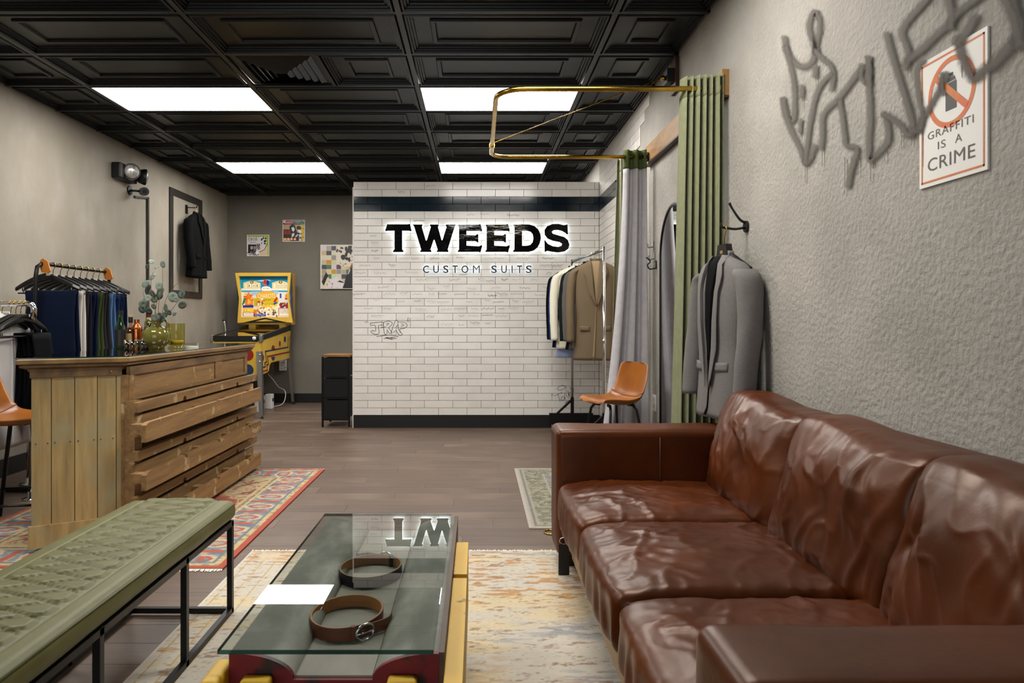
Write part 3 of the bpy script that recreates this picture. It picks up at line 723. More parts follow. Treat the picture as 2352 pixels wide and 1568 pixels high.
def red_rug(X, Y):
    x0, x1, y0, y1 = -2.73, -1.17, 3.19, 5.31
    ex = np.minimum(X - x0, x1 - X); ey = np.minimum(Y - y0, y1 - Y); e = np.minimum(ex, ey)
    n1 = fbm(X, Y, 9, 9, 3); n2 = fbm(X, Y, 30, 30, 7); n3 = fbm(X, Y, 60, 60, 11)
    C = np.zeros(X.shape + (3,)); C[:] = L3('#c3ab7d')
    # field: tan with red medallion
    xm, ym = (x0 + x1) / 2, (y0 + y1) / 2
    med = np.abs(X - xm) / .52 + np.abs(Y - ym) / .85 + (n1 - .5) * .25
    mixc(C, med < .95, '#a5371f'); mixc(C, (med < .95) & (n1 > .58), '#c87b3c'); mixc(C, med < .5, '#5c6f86'); mixc(C, (med < .5) & (n2 > .55), '#c3ab7d')
    vine = np.abs(np.sin(X * 26 + 5 * n1) + np.sin(Y * 22 + 6 * n1))
    mixc(C, (med > 1) & (vine < .16), '#8c2b1c'); mixc(C, (med > 1) & (vine > .16) & (vine < .26) & (n2 > .5), '#3f4f63'); mixc(C, (med > 1) & (n2 > .68), '#a8462a')
    # borders
    mixc(C, e < .32, '#c9b184'); mixc(C, e < .30, '#8f7046'); mixc(C, (e < .30) & (n3 > .55), '#b89a66'); mixc(C, e < .272, '#d2bd90'); mixc(C, e < .262, '#6b7a86')
    band = (e < .255) & (e > .075)
    mixc(C, band, '#7d8b92'); mixc(C, band & (n2 > .60), '#566b7e'); mixc(C, band & (n2 < .36), '#b7ad93')
    s = np.where(ex < ey, Y - y0, X - x0); q = np.where(ex < ey, ex, ey)
    per = .235; k = (s % per) / per - .5; qq = (q - .165) / .09
    ring = np.sqrt((k * per / .05) ** 2 + (qq / .85) ** 2) + (n3 - .5) * .35
    mixc(C, band & (ring < 1.25), '#cdbf9c'); mixc(C, band & (ring < .9), '#b6442a'); mixc(C, band & (ring < .58), '#93a0a4'); mixc(C, band & (ring < .25), '#c8a65e')
    k2 = ((s + per / 2) % per) / per - .5
    bar_ = (np.abs(k2) * per < .018 + .008 * (n3 - .5)) & (np.abs(qq) < .95 + (n3 - .5))
    mixc(C, band & bar_, '#b8492e')
    k3 = ((s + per / 4) % (per / 2)) / (per / 2) - .5; fl = np.sqrt((k3 * per / 2 / .022) ** 2 + (qq / .6) ** 2) + (n3 - .5) * .8
    mixc(C, band & (fl < .8) & ~bar_ & (ring > 1.2), '#d3c39d')
    mixc(C, (e < .077) & (e > .064), '#5f7488'); mixc(C, e < .064, '#cbb684'); mixc(C, (e < .064) & (n2 > .60), '#8f8a6d'); mixc(C, (e < .064) & (n3 < .33), '#a06a48'); mixc(C, e < .034, '#b23a20')
    C = C * .88 + L3('#a08a64') * .12
    return C * (.70 + .28 * n3)[..., None]
rug('persian_rug', 'red-bordered blue and tan patterned rug under the wooden counter', -2.73, -1.17, 3.19, 5.31, .0075, red_rug)
def cream_rug(X, Y):
    x0, y1 = -1.115, 3.43
    n = fbm(X, Y, 3, 10, 21); n2 = fbm(X, Y, 13, 52, 31); n3 = fbm(X, Y, 46, 100, 41); n4 = fbm(X, Y, 2.2, 5, 51); big = fbm(X, Y, 1.3, 2.0, 61)
    C = np.zeros(X.shape + (3,)); C[:] = L3('#cfc6b4')
    b = smoothstep(.5, .75, n)[..., None]; C = C * (1 - b) + L3('#d8c6a0') * b
    gre = (smoothstep(.52, .72, n4) * smoothstep(.46, .6, n2) * smoothstep(-.5, .3, X))[..., None] * .85; C = C * (1 - gre) + L3('#97999c') * gre
    och = (smoothstep(.54, .62, n2) * smoothstep(.42, .6, big))[..., None] * .8; C = C * (1 - och) + L3('#bb7f2c') * och
    rus = (smoothstep(.60, .68, fbm(X, Y, 12, 66, 71)) * smoothstep(.45, .6, n3))[..., None] * .75; C = C * (1 - rus) + L3('#8a5a32') * rus
    drk = smoothstep(.66, .74, n3)[..., None] * .45; C = C * (1 - drk) + L3('#6d675e') * drk
    e = np.minimum(X - x0, y1 - Y)
    for a, c_ in ((.035, '#b98f4a'), (.10, '#c29a55'), (.16, '#b7995c')):
        C[(np.abs(e - a) < .0035) & (n3 > .35)] = L3(c_)
    C[e < .012] = L3('#d5cdbd')
    return C * (.80 + .22 * n3)[..., None]
def smoothstep(a, b, x): t = np.clip((x - a) / (b - a), 0, 1); return t * t * (3 - 2 * t)
rug('cream_rug', 'cream and ochre distressed rug beneath the coffee table and sofa', -1.115, .9, 1.3, 3.43, .006, cream_rug, .009, True, 2)
def sage_rug(X, Y):
    x0, x1, y0, y1 = .283, 1.22, 3.81, 5.345
    n = fbm(X, Y, 20, 40, 81); n3 = fbm(X, Y, 70, 70, 91); n2 = fbm(X, Y, 5, 25, 95)
    e = np.minimum(np.minimum(X - x0, x1 - X), np.minimum(Y - y0, y1 - Y))
    C = np.zeros(X.shape + (3,)); C[:] = L3('#8d8f86'); mixc(C, n2 > .56, '#6f757a'); mixc(C, n > .62, '#a9a58f')
    mixc(C, e < .21, '#b3b095'); mixc(C, e < .19, '#85866a'); mixc(C, (e < .19) & (n > .5), '#a8a684'); mixc(C, (e < .19) & (n3 < .36), '#5b5e4c'); mixc(C, e < .065, '#aeab92'); mixc(C, e < .05, '#7d7f74'); mixc(C, e < .035, '#b6b29c'); mixc(C, e < .018, '#c4bfae')
    C = C * np.array([1.0, .93, .98]); return C * (.56 + .26 * n3)[..., None]
rug('sage_rug', 'faded sage grey rug on the floor past the sofa arm', .283, 1.22, 3.81, 5.345, .0075, sage_rug, .007, False)

# ---------------------------------------------------------------- sofa
M_leather = mat('brown_leather', '#4e2209', .31, c2='#3b1805', nscale=5, ramp=(.3, .75), bump=(70, .12, .004), rough2=.42, c3='#5e2c0f', s3=3, r3=(.45, .8), spec=.42)
M_leather.node_tree.nodes['Principled BSDF'].inputs['Specular Tint'].default_value = (1, .74, .55, 1)
M_seam = mat('leather_seam', '#3a1c0c', .45)
def ridge(x, y, s, seed, p=5):
    n_ = 1 - min(1, abs(noise.noise((x * s, y * s, seed * 5.3))) * 2.1); return n_ ** p
sofa = thing('sofa', 'worn brown leather three-seat sofa along the right wall', 'sofa', (.83, 2.14, 0))
def wr_seat(seed, hx, hy):
    def f(p, n):
        x, y, z = p; top = max(0, n.z); u = x / hx; v = y / hy
        d = .022 * top * (1 - u * u) * (1 - v * v)
        fan = 0
        for (cx, cy_, a, s, l) in WR[seed]:                      # creases: centre, direction, strength, length
            dx, dy = x - cx, y - cy_; al = dx * cos(a) + dy * sin(a); ac = -dx * sin(a) + dy * cos(a) + .03 * nz(al * 9, seed)
            fan += s * math.exp(-(al / l) ** 2) * math.exp(-(ac / .013) ** 2)
        d += top * (.0065 * ridge(x * .55 + y * .9, (y * .35 - x) * 1.9, 4.2, seed) * smooth01(.5 + 2 * nz(x * 3, y * 3, seed + 9)) + .003 * ridge(x + y * .3, y * 1.2, 11, seed + 2)) + top * fan + top * .0035 * nz(x * 9 + seed * 3, y * 9) + top * .002 * nz(x * 26, y * 26, seed)
        front = max(0, -n.x)
        d += front * (.018 * (1 - v * v) + .006 * sin(y * 60 + 3 * nz(y * 5, z * 4, seed)) * smooth01((.08 - z) / .1))
        return Vector((x, y, z)) + n * d + Vector((0, 0, -.012 * smooth01((-x - hx * .7) / (hx * .3)) * top))
    return f
WR = {}
q = random.Random(12)
for sd in range(6):
    WR[sd] = []
    for k in range(15):
        WR[sd].append((q.uniform(-.27, .25), q.uniform(-.28, .28), q.choice((-.35, .25, .5, -.15, .9, 2.6)) + q.uniform(-.2, .2), q.uniform(.0025, .007) * q.choice((1, 1, -1)), q.uniform(.06, .16)))
SEATS = [(2.50, 3.12), (1.83, 2.49), (1.16, 1.82)]
for i, (y0, y1) in enumerate(SEATS):
    hx, hy = .345, (y1 - y0) / 2
    c = (.71, (y0 + y1) / 2, .335)
    m = MB(); roundbox(m, c, (hx, hy, .095), .05, (64, 64, 6), wr_seat(i, hx, hy))
    o = m.build('seat_cushion', M_leather, sofa, True, world=True)
    s = MB(); zs = .425
    s.tube([(.71 - hx + .012, y0 + .03, zs - .035), (.71 - hx + .012, (y0 + y1) / 2, zs - .026), (.71 - hx + .012, y1 - .03, zs - .035)], .005, 6, sub=4)
    s.tube([(.71 - hx + .03, y0 + .008, zs - .03), (.71, y0 + .008, zs - .02), (1.0, y0 + .008, zs - .02)], .005, 6, sub=4)
    s.build('seam', M_seam, o, True, world=True)
def wr_back(seed, hx, hy, hz):
    def f(p, n):
        x, y, z = p; fr = max(0, -n.x); u = y / hy; v = z / hz
        d = fr * (.055 * (1 - u ** 4) * (1 - v ** 4) + .012 * nz(y * 5 + seed * 7, z * 5) + .006 * nz(y * 13, z * 7, seed))
        for (cy_, cz, a, s, l) in WR[seed + 3]:
            dx, dy = y - cy_, z - cz * .6; al = dx * cos(a + 1.2) + dy * sin(a + 1.2); ac = -dx * sin(a + 1.2) + dy * cos(a + 1.2) + .02 * nz(al * 9, seed)
            d += fr * s * 1.6 * math.exp(-(al / l) ** 2) * math.exp(-(ac / .016) ** 2)
        d += fr * (.009 * ridge(y * 1.5 - z * .4, z * .7 + y * .3, 4.0, seed + 20) * smooth01(.5 + 1.5 * nz(y * 3, z * 3, seed + 30)) + .004 * ridge(y, z * .8, 10, seed + 40)) + .004 * nz(x * 9, y * 9, z * 9)
        q_ = Vector((x, y, z)) + n * d
        q_.y += .02 * nz(z * 5, seed) ; q_.z += .012 * sin(u * 2.6) * (1 if n.z > .3 else 0)
        pin = smooth01((abs(u) - .75) / .25) * smooth01((z / hz - .55) / .45); q_.z -= .012 * pin
        lean = .27                                              # tilt back
        xx = q_.x + (q_.z + hz) * lean
        return Vector((xx, q_.y, q_.z))
    return f
BACKS = [(2.36, 3.10), (1.70, 2.38), (1.13, 1.71)]
for i, (y0, y1) in enumerate(BACKS):
    hy, hz, hx = (y1 - y0) / 2 + .005, .212, .075
    c = (1.068 + (.012 if i == 0 else -.012 if i == 2 else 0), (y0 + y1) / 2, .62 - .008 * i)
    m = MB(); roundbox(m, c, (hx, hy, hz), .035, (6, 64, 56), wr_back(i, hx, hy, hz))
    o = m.build('back_cushion', M_leather, sofa, True, world=True)
    s = MB(); zt = c[2] + hz; xt = c[0] + .09 - hx
    s.tube([(xt + .045, y0 + .035, zt - .03), (xt + .036, (y0 + y1) / 2, zt - .026), (xt + .045, y1 - .035, zt - .03)], .005, 6, sub=4)
    s.build('seam', M_seam, o, True, world=True)
def arm(y0, y1, nm):
    m = MB(); roundbox(m, (.81, (y0 + y1) / 2, .365), (.455, (y1 - y0) / 2, .285), .032, (10, 6, 8), lambda p, n: p + n * (.003 * nz(p.x * 5, p.y * 5, p.z * 5) + .004 * max(0, n.z)))
    o = m.build('arm', M_leather, sofa, True, world=True)
    s = MB()
    for yy in (y0 + .012, y1 - .012): s.tube([(.40, yy, .638), (.8, yy, .641), (1.24, yy, .641)], .004, 6)
    for yy in (y0 - .002, y1 + .002): s.tube([(.82, yy, .62), (.82, yy, .40), (.82, yy, .1)], .0025, 5)
    s.build('seam', M_seam, o, True, world=True)
arm(3.12, 3.36, 'far'); arm(.93, 1.15, 'near')
m = MB(); roundbox(m, (1.24, 2.14, .44), (.055, 1.0, .375), .04, (4, 20, 6), lambda p, n: p + n * .004 * nz(p.x * 6, p.y * 6, p.z * 6)); m.build('back_frame', M_leather, sofa, True, world=True)
MB().box(.425, 1.20, 1.14, 3.13, .075, .245).build('base', mat('beige_linen', '#a08a6c', .85, bump=(200, .3, .002)), sofa, world=True)
for lx in (.45, 1.18):
    for ly in (1.0, 3.26): roundbox(MB(), (lx, ly, .0446), (.035, .05, .0355), .008).build('leg', mat('dark_wood_leg', '#21130b', .4), sofa, True, world=True)
bg = thing('strap_handle', 'black leather strap with a ring dangling below the sofa end', 'strap', (.385, 3.10, .009))
MB().loft([[(.385 + dx, 3.10 + dy - .05 * z, z) for dx, dy in ((-.024, -.004), (.024, -.004), (.024, .004), (-.024, .004))] for z in (.011, .06, .11, .15)]).build('strap', M_black, bg, world=True)
MB().tube([(.385 + .02 * cos(a), 3.09, .165 + .014 * sin(a)) for a in np.linspace(0, 2 * PI, 17)], .003, 6).build('buckle', M_steel, bg, True, world=True)
ring = MB().tube([(.395 + .035 * cos(a), 3.745 + .04 * sin(a), .004) for a in np.linspace(0, 2 * PI, 25)], .004, 8).build('metal_ring', M_brass, None, True, loc=(.395, 3.745, .004))
tag(ring, 'small brass ring lying on the floor beside the sofa end', 'ring')

# ---------------------------------------------------------------- green bench
M_olive = mat('olive_leatherette', '#626034', .45, c2='#585628', nscale=8, bump=(120, .12, .002), spec=.4)
bench = thing('bench', 'long olive green quilted bench on a black metal frame', 'bench', (-1.155, 1.98, 0))
bx0, bx1, by0, by1 = -1.365, -.945, 1.24, 2.735
hx, hy = (bx1 - bx0) / 2, (by1 - by0) / 2
def quilt(p, n):
    t = max(0, n.z)
    if t > .5:
        ix = smooth01((hx - .075 - abs(p.x)) / .012); u = p.x / .20 + p.y / .078; v = p.x / .20 - p.y / .078
        pil = min(1, abs(sin(PI * u)) * 2.8) * min(1, abs(sin(PI * v)) * 2.8)
        p = p + Vector((0, 0, ix * (.014 * pil - .006) + .004 * (1 - (p.x / hx) ** 2)))
        if abs(abs(p.x) - (hx - .07)) < .004: p.z -= .003
    else:
        p = p + n * .003 * nz(p.x * 8, p.y * 6, p.z * 8)
    return p
m = MB(); roundbox(m, ((bx0 + bx1) / 2, (by0 + by1) / 2, .405), (hx, hy, .037), .030, (66, 190, 3), quilt)
o = m.build('cushion', M_olive, bench, True, world=True)
s = MB(); 
for xx in (bx0 + .004, bx1 - .004): s.tube([(xx, by0 + .03, .431), (xx, by1 - .03, .431)], .003, 6)
s.tube([(bx0 + .03, by1 - .004, .431), (bx1 - .03, by1 - .004, .431)], .003, 6)
s.build('piping', mat('olive_seam', '#55532f', .5), o, True, world=True)
fx0, fx1 = -1.348, -.962
LEGY = [2.70, 2.28, 1.76, 1.30]
for x in (fx0, fx1):
    for y in LEGY: MB().box(x - .01, x + .01, y - .01, y + .01, .0098, .368).build('leg', M_blackm, bench, world=True)
    MB().box(x - .01, x + .01, 1.29, 2.71, .0096, .03).build('floor_rail', M_blackm, bench, world=True)
    MB().box(x - .01, x + .01, 1.29, 2.71, .348, .367).build('top_rail', M_blackm, bench, world=True)
for y in (1.30, 2.70):
    for z in (.0099, .348): MB().box(fx0, fx1, y - .01, y + .01, z, z + .02).build('cross_rail', M_blackm, bench, world=True)

# ---------------------------------------------------------------- coffee table: old painted wooden mould under plate glass
tb = thing('coffee_table', 'red and yellow antique wooden mould coffee table with glass top', 'coffee table', (-.32, 1.97, .009))
M_oldw = mat('weathered_wood', '#68655a', .6, c2='#a5a196', nscale=3.4, nstretch=(2, .7, 1.5), ramp=(.45, .72), bump=(20, .25, .004), c3='#4c4a3e', s3=6, r3=(.5, .75))
M_redp = mat('chipped_red_paint', '#5e0a0d', .5, c2='#6f0c10', nscale=6, c3='#2a1512', s3=14, r3=(.53, .60), bump=(30, .2, .003))
M_yelp = mat('chipped_yellow_paint', '#d2a318', .5, c2='#d9ad2c', nscale=3, c3='#54371a', s3=13, r3=(.63, .68), bump=(30, .2, .003))
M_edgew = mat('brown_edge_wood', '#5a4331', .6, c2='#433022', nscale=7, nstretch=(3, .4, 3))
ty0, ty1 = 1.465, 2.485
bx_l, bx_r = -.525, -.082
def prof_top(x):
    a = -.388; b = -.224; zb = .386; zt = .443
    if x < a: t = (a - x) / (a + .533); return zb + (zt - zb) * math.sqrt(max(0, 1 - (1 - min(1, t * 1.1)) ** 2))
    if x > b: t = (x - b) / (-.075 - b); return zb + (zt - zb) * math.sqrt(max(0, 1 - (1 - min(1, t * 1.1)) ** 2))
    return zb
xs = list(np.linspace(bx_l, bx_r, 54))
M_bed = mat('mould_bed_wood', '#8b867a', .7, c2='#767165', nscale=4, nstretch=(1.5, .6, 1.5), bump=(20, .2, .003))
MB().box(-.388, -.224, ty0 + .012, ty1, .30, .392).build('mould_bed', M_bed, tb, world=True)
for x0, x1 in ((bx_l, -.3885), (-.2235, bx_r)):
    m = MB(); m.loft([[(x, y, prof_top(x)) for x in np.linspace(x0, x1, 30)] + [(x1, y, .30), (x0, y, .30)] for y in np.linspace(ty0 + .012, ty1, 12)])
    m.build('mould_rail', M_oldw, tb, 40, world=True)
for x0, x1 in ((bx_l, -.39), (-.222, bx_r)):
    q = [x for x in np.linspace(x0, x1, 20)]
    MB().prism([(x, prof_top(x)) for x in q] + [(x1, .30), (x0, .30)], lambda u, v, d: (u, d, v), ty0, ty0 + .0119).build('end_cap', M_redp, tb, world=True)
MB().box(-.39, -.222, ty0, ty0 + .0119, .30, .388).build('end_cap', M_redp, tb, world=True)
MB().box(bx_l, bx_r, ty0 + .02, ty1 - .02, .12, .2999).build('carcass', M_redp, tb, world=True)
MB().box(bx_l + .005, bx_r - .005, ty0 - .002, ty0 + .0198, .12, .2999).build('front_board', M_redp, tb, world=True)
MB().box(bx_r + .0005, bx_r + .012, ty0, ty1, .27, .446).build('side_lip', M_edgew, tb, world=True)
def yboard(x0, x1, y0, y1, z0, z1):
    P = [(y0, z0), (y1 - .03, z0), (y1, z0 + .04), (y1, z1 - .03), (y1 - .012, z1 - .006), (y1 - .03, z1), (2.02, z1), (2.015, z1 - .02), (2.0, z1 - .022), (1.99, z1), (y0 + .02, z1), (y0, z1 - .02)]
    return MB().prism(P, lambda u, v, d: (d, u, v), x0, x1)
yboard(-.0695, -.031, 1.36, 2.34, .2, .408).build('side_board', M_yelp, tb, world=True)
roundbox(MB(), (-.546, 1.455, .33), (.02, .055, .085), .012).build('side_block', M_yelp, tb, True, world=True)
for x0 in (-.492, -.188): roundbox(MB(), (x0 + .031, 1.432, .343), (.031, .03, .06), .008).build('block', M_yelp, tb, True, world=True)
for x in (-.50, -.11):
    for y in (1.55, 2.40): MB().box(x - .03, x + .03, y - .03, y + .03, .0092, .12).build('leg', M_oldw, tb, world=True)
M_glass = bpy.data.materials.new('plate_glass'); M_glass.use_nodes = True
nt = M_glass.node_tree; nt.nodes.clear()
def thin_glass(nt, tint):
    o_ = nt.nodes.new('ShaderNodeOutputMaterial'); mx = nt.nodes.new('ShaderNodeMixShader'); fr_ = nt.nodes.new('ShaderNodeFresnel'); fr_.inputs[0].default_value = 1.52
    tr = nt.nodes.new('ShaderNodeBsdfTransparent'); tr.inputs[0].default_value = tint; gl = nt.nodes.new('ShaderNodeBsdfGlossy'); gl.inputs['Roughness'].default_value = 0.0
    ge = nt.nodes.new('ShaderNodeNewGeometry'); ml = nt.nodes.new('ShaderNodeMath'); ml.operation = 'MULTIPLY'; iv = nt.nodes.new('ShaderNodeMath'); iv.operation = 'SUBTRACT'; iv.inputs[0].default_value = 1; nt.links.new(ge.outputs['Backfacing'], iv.inputs[1]); nt.links.new(fr_.outputs[0], ml.inputs[0]); m2 = nt.nodes.new('ShaderNodeMath'); m2.operation = 'MULTIPLY'; m2.use_clamp = True; m2.inputs[1].default_value = 1.75; nt.links.new(iv.outputs[0], ml.inputs[1]); nt.links.new(ml.outputs[0], m2.inputs[0]); nt.links.new(m2.outputs[0], mx.inputs[0]); nt.links.new(tr.outputs[0], mx.inputs[1]); nt.links.new(gl.outputs[0], mx.inputs[2]); nt.links.new(mx.outputs[0], o_.inputs[0])
thin_glass(nt, (.95, .975, .962, 1))
M_gedge = mat('glass_edge_green', '#0f3a2c', .1, trans=.3)
def glass_slab(par, poly, z0, z1):
    n_ = len(poly)
    m = MB(); m.add([(x, y, z) for z in (z0, z1) for x, y in poly], [tuple(range(n_))[::-1], tuple(range(n_, 2 * n_))])
    o = m.build('glass_top', M_glass, par, world=True)
    m = MB(); m.add([(x, y, z) for z in (z0, z1) for x, y in poly], [(i, (i + 1) % n_, (i + 1) % n_ + n_, i + n_) for i in range(n_)])
    m.build('glass_edge', M_gedge, o, world=True)
glass_slab(tb, [(-.545, 1.453), (-.092, 1.453), (-.092, 2.477), (-.545, 2.477)], .4475, .457)
# belts on the mould bed
def belt(name, label, cx, cy_, rx, ry, h, c_out, c_in, buckle, rot=0):
    t = thing(name, label, 'belt', (cx, cy_, .3921), rot)
    n_ = 56; out = []; inn = []
    def ringpts(k, lay):
        a = 2 * PI * k / n_; rr_ = (1 + .04 * sin(2 * a)) ; return ((rx - lay) * rr_ * cos(a), (ry - lay) * rr_ * sin(a))
    m = MB(); m.loft([[(*ringpts(k, l), z) for l, z in ((0, .001), (0, h), (.002, h), (.002, .001))] for k in range(n_ + 1)], cap=False); m.build('strap', mat('belt_out' + c_out, c_out, .4, bump=(90, .1, .001)), t, 40)
    m = MB(); m.loft([[(*ringpts(k, l), z) for l, z in ((.0021, .001), (.0021, h), (.0045, h), (.0045, .001))] for k in range(n_ + 1)], cap=False); m.build('lining', mat('belt_in' + c_in, c_in, .6), t, 40)
    a0 = buckle
    m = MB(); m.loft([[((rx + .004 - .012 * f) * cos(a0 + b), (ry + .004 - .012 * f) * sin(a0 + b), z) for f, z in ((0, -.0), (0, h + .002), (1, h + .002), (1, 0))] for b in (0, .06, .12)]); m.build('keeper', mat('belt_out' + c_out, c_out), t, 40)
    p = [Vector(((rx + .008) * cos(a0 + .35 + .24 * cos(b)), (ry + .008) * sin(a0 + .35 + .24 * cos(b)), h / 2 + (h / 2 + .003) * sin(b))) for b in np.linspace(0, 2 * PI, 25)]
    m = MB(); m.tube(p, .0032, 8); m.tube([((rx + .01) * cos(a0 + b), (ry + .01) * sin(a0 + b), h / 2) for b in (.12, .3, .5, .6)], .002, 6); m.build('buckle', M_chrome, t, True)
    m = MB(); m.loft([[((rx + .003 + .018 * smooth01((b - .55) / .5)) * cos(a0 + b), (ry + .003 + .018 * smooth01((b - .55) / .5)) * sin(a0 + b), z) for z in (.002, h - .002)] + [((rx + .006 + .018 * smooth01((b - .55) / .5)) * cos(a0 + b), (ry + .006 + .018 * smooth01((b - .55) / .5)) * sin(a0 + b), z) for z in (h - .002, .002)] for b in np.linspace(.5, 1.25, 9)]); m.build('strap_end', mat('belt_out' + c_out, c_out), t, 40)
belt('leather_belt', 'coiled tan-brown leather belt with silver buckle, nearer on the table', -.325, 1.73, .088, .102, .032, '#6e3f28', '#b07a45', -1.25)
belt('leather_belt', 'coiled black leather belt with tan lining, farther on the table', -.315, 2.05, .09, .1, .032, '#14181c', '#a2744a', .9)

# ---------------------------------------------------------------- wooden counter
M_pl = mat('counter_plank', '#bb9d66', .6, c2='#8d764a', nscale=9, nstretch=(3, 3, .25), ramp=(.38, .72), ndetail=8, rnd=.08, c3='#a3956e', s3=5, r3=(.48, .66), bump=(20, .2, .003), bstretch=(4, 4, .4))
M_bd = mat('pallet_board', '#9a774a', .65, c2='#745533', nscale=9, nstretch=(3, .25, 3), ramp=(.36, .7), ndetail=8, rnd=.08, c3='#b79d72', s3=11, r3=(.62, .68), bump=(22, .3, .004), bstretch=(3, .5, 3))
M_tp = mat('counter_top_wood', '#9a7746', .5, c2='#6f5230', nscale=4, nstretch=(3, .7, 3), rnd=.05, bump=(20, .15, .003))
M_cv = mat('counter_moulding', '#87673f', .55, c2='#5d452b', nscale=5, nstretch=(3, .7, 3), rnd=.05)
ct = thing('counter', 'reclaimed wood shop counter with pallet-board side and glass top', 'counter', (-2.05, 4.4, .008))
P0, P1, P2, P3 = (-2.215, 3.325), (-1.79, 3.565), (-1.765, 5.50), (-2.46, 5.50)
top = [P0, P1, P2, P3, (-2.27, 3.45)]
def inset(poly, d):
    n_ = len(poly); out = []
    for i in range(n_):
        a, b, c_ = Vector(poly[i - 1]), Vector(poly[i]), Vector(poly[(i + 1) % n_])
        t1 = (b - a).normalized(); t2 = (c_ - b).normalized(); n1 = Vector((-t1.y, t1.x)); n2 = Vector((-t2.y, t2.x))
        k = (n1 + n2) / max(.4, 1 + n1.dot(n2)); out.append(tuple(b + k * d))
    return out
def layer(polys, zs, name, m_, par=ct, sm=False):
    mb_ = MB(); mb_.loft([[(x, y, z) for x, y in p] for p, z in zip(polys, zs)]); return mb_.build(name, m_, par, sm, world=True)
layer([inset(top, .006), inset(top, 0), inset(top, 0), inset(top, .006)], [.930, .935, .952, .957], 'top_slab', M_tp)
layer([inset(top, .06), inset(top, .045), inset(top, .04), inset(top, .018), inset(top, .012), inset(top, .012)], [.890, .892, .905, .914, .917, .927], 'crown_moulding', M_cv)
body = inset(top, .055)
layer([inset(top, .062), inset(top, .062)], [.06, .9295], 'carcass', mat('counter_carcass', '#5f482d', .7))
glass_slab(ct, inset(top, -.004), .9585, .9645)
# chamfered face: vertical planks
B0, B1 = Vector(body[0]), Vector(body[1]); ed = (B1 - B0); Lf = ed.length; e1 = ed / Lf; nrm = Vector((e1.y, -e1.x))
def fp(u, z, o_): p = B0 + e1 * u + nrm * o_; return (p.x, p.y, z)
def fbox(u0, u1, z0, z1, o0, o1, name, m_):
    mb_ = MB(); mb_.add([fp(u, z, o_) for z in (z0, z1) for o_ in (o0, o1) for u in (u0, u1)], [(0, 2, 3, 1), (4, 5, 7, 6), (0, 1, 5, 4), (2, 6, 7, 3), (0, 4, 6, 2), (1, 3, 7, 5)])
    return mb_.build(name, m_, ct, world=True)
cuts = [0, .085, .185, .285, .37, Lf]
for i in range(5):
    a, b = cuts[i], cuts[i + 1]
    if b - a > .02: fbox(a + .0015, b - .0015, .14, .862, 0, .014 - .002 * (i % 2), 'plank', M_pl)
fbox(-.005, Lf, .864, .906, .0, .022, 'frieze_board', M_cv)
fbox(-.012, Lf, .03, .139, .0, .024, 'plinth', M_pl)
for u in (.02, .07, .10, .165, .20, .27, .30, .355):
    c = fp(u, .54, .0145); MB().tube([c, (c[0] + nrm.x * .002, c[1] + nrm.y * .002, c[2])], .003, 8).build('nail', M_black, ct, world=True)
c = fp(.345, .885, .022); MB().sphere(c, .006, 8).build('screw', M_steel, ct, True, world=True)
pp = [fp(Lf - .004, 0, .016)[:2], fp(Lf + .03, 0, .016)[:2], (-1.797, 3.625), (-1.86, 3.63)]
MB().loft([[(x, y, z) for x, y in pp] for z in (.05, .8635)]).build('corner_stile', M_bd, ct, world=True)
# long side: frieze with two sunk panels, then pallet boards
XS = -1.822
def sbox(y0, y1, z0, z1, x0, x1, name, m_): return MB().box(x0, x1, y0, y1, z0, z1).build(name, m_, ct, world=True)
sbox(3.60, 5.44, .862, .906, XS, XS + .02, 'frieze_board', M_cv)
sbox(3.60, 5.44, .728, .745, XS, XS + .016, 'frieze_rail', M_bd)
for y0, y1 in ((3.60, 3.66), (4.78, 4.90), (5.38, 5.44)): sbox(y0, y1, .7452, .8618, XS, XS + .016, 'frieze_stile', M_bd)
for y0, y1 in ((3.665, 4.775), (4.905, 5.375)): sbox(y0, y1, .7455, .8615, XS, XS + .009, 'frieze_panel', M_bd)
sbox(3.585, 3.665, .05, .7278, XS, XS + .05, 'corner_post', M_bd)
for z0, z1 in ((.673, .724), (.425, .472), (.19, .238)):                  # thin boards with scooped notches below
    Pn = [(3.55, z0)]
    for yc in (4.12, 5.02):
        Pn += [(yc - .024 * cos(a), z0 + .026 * sin(a)) for a in np.linspace(0, PI, 9)]
    Pn += [(5.46, z0), (5.46, z1), (3.55, z1)]
    MB().prism(Pn, lambda u, v, d: (d, u, v), XS + .051, XS + .085).build('thin_board', M_bd, ct, world=True)
for z0, z1 in ((.535, .632), (.293, .382), (.042, .14)):                  # thick boxed boards standing proud
    Pn = [(3.47, z0), (5.31, z0), (5.31, z1)]
    for yc in (5.05, 4.45, 3.95): Pn += [(yc + .02, z1), (yc + .016, z1 - .016), (yc - .016, z1 - .016), (yc - .02, z1)]
    Pn += [(3.50, z1), (3.47, z1 - .012)]
    MB().prism(Pn, lambda u, v, d: (d, u, v), XS + .14, XS + .165).build('thick_board', M_bd, ct, world=True)
    sbox(3.56, 5.42, z0 + .01, z1 + .022, XS + .051, XS + .07, 'back_board', M_bd)
    sbox(3.56, 5.38, z0 + .012, z0 + .03, XS + .0702, XS + .1398, 'bottom_board', M_bd)
    for y in (3.50, 4.25, 4.75, 5.24): sbox(y, y + .06, z0 + .031, z1 - .012, XS + .0703, XS + .1397, 'spacer_block', M_bd)
sbox(3.62, 5.42, .05, .7278, XS - .001, XS + .004, 'back_panel', mat('counter_recess', '#6d5235', .8))
for x, y in ((-1.79, 5.30), (-2.10, 3.50), (-2.36, 5.38)): MB().lathe([(.03, .0085), (.042, .02), (.042, .04), (.025, .06)], 16, (x + .02, y, 0)).build('foot', M_cv, ct, True, world=True)
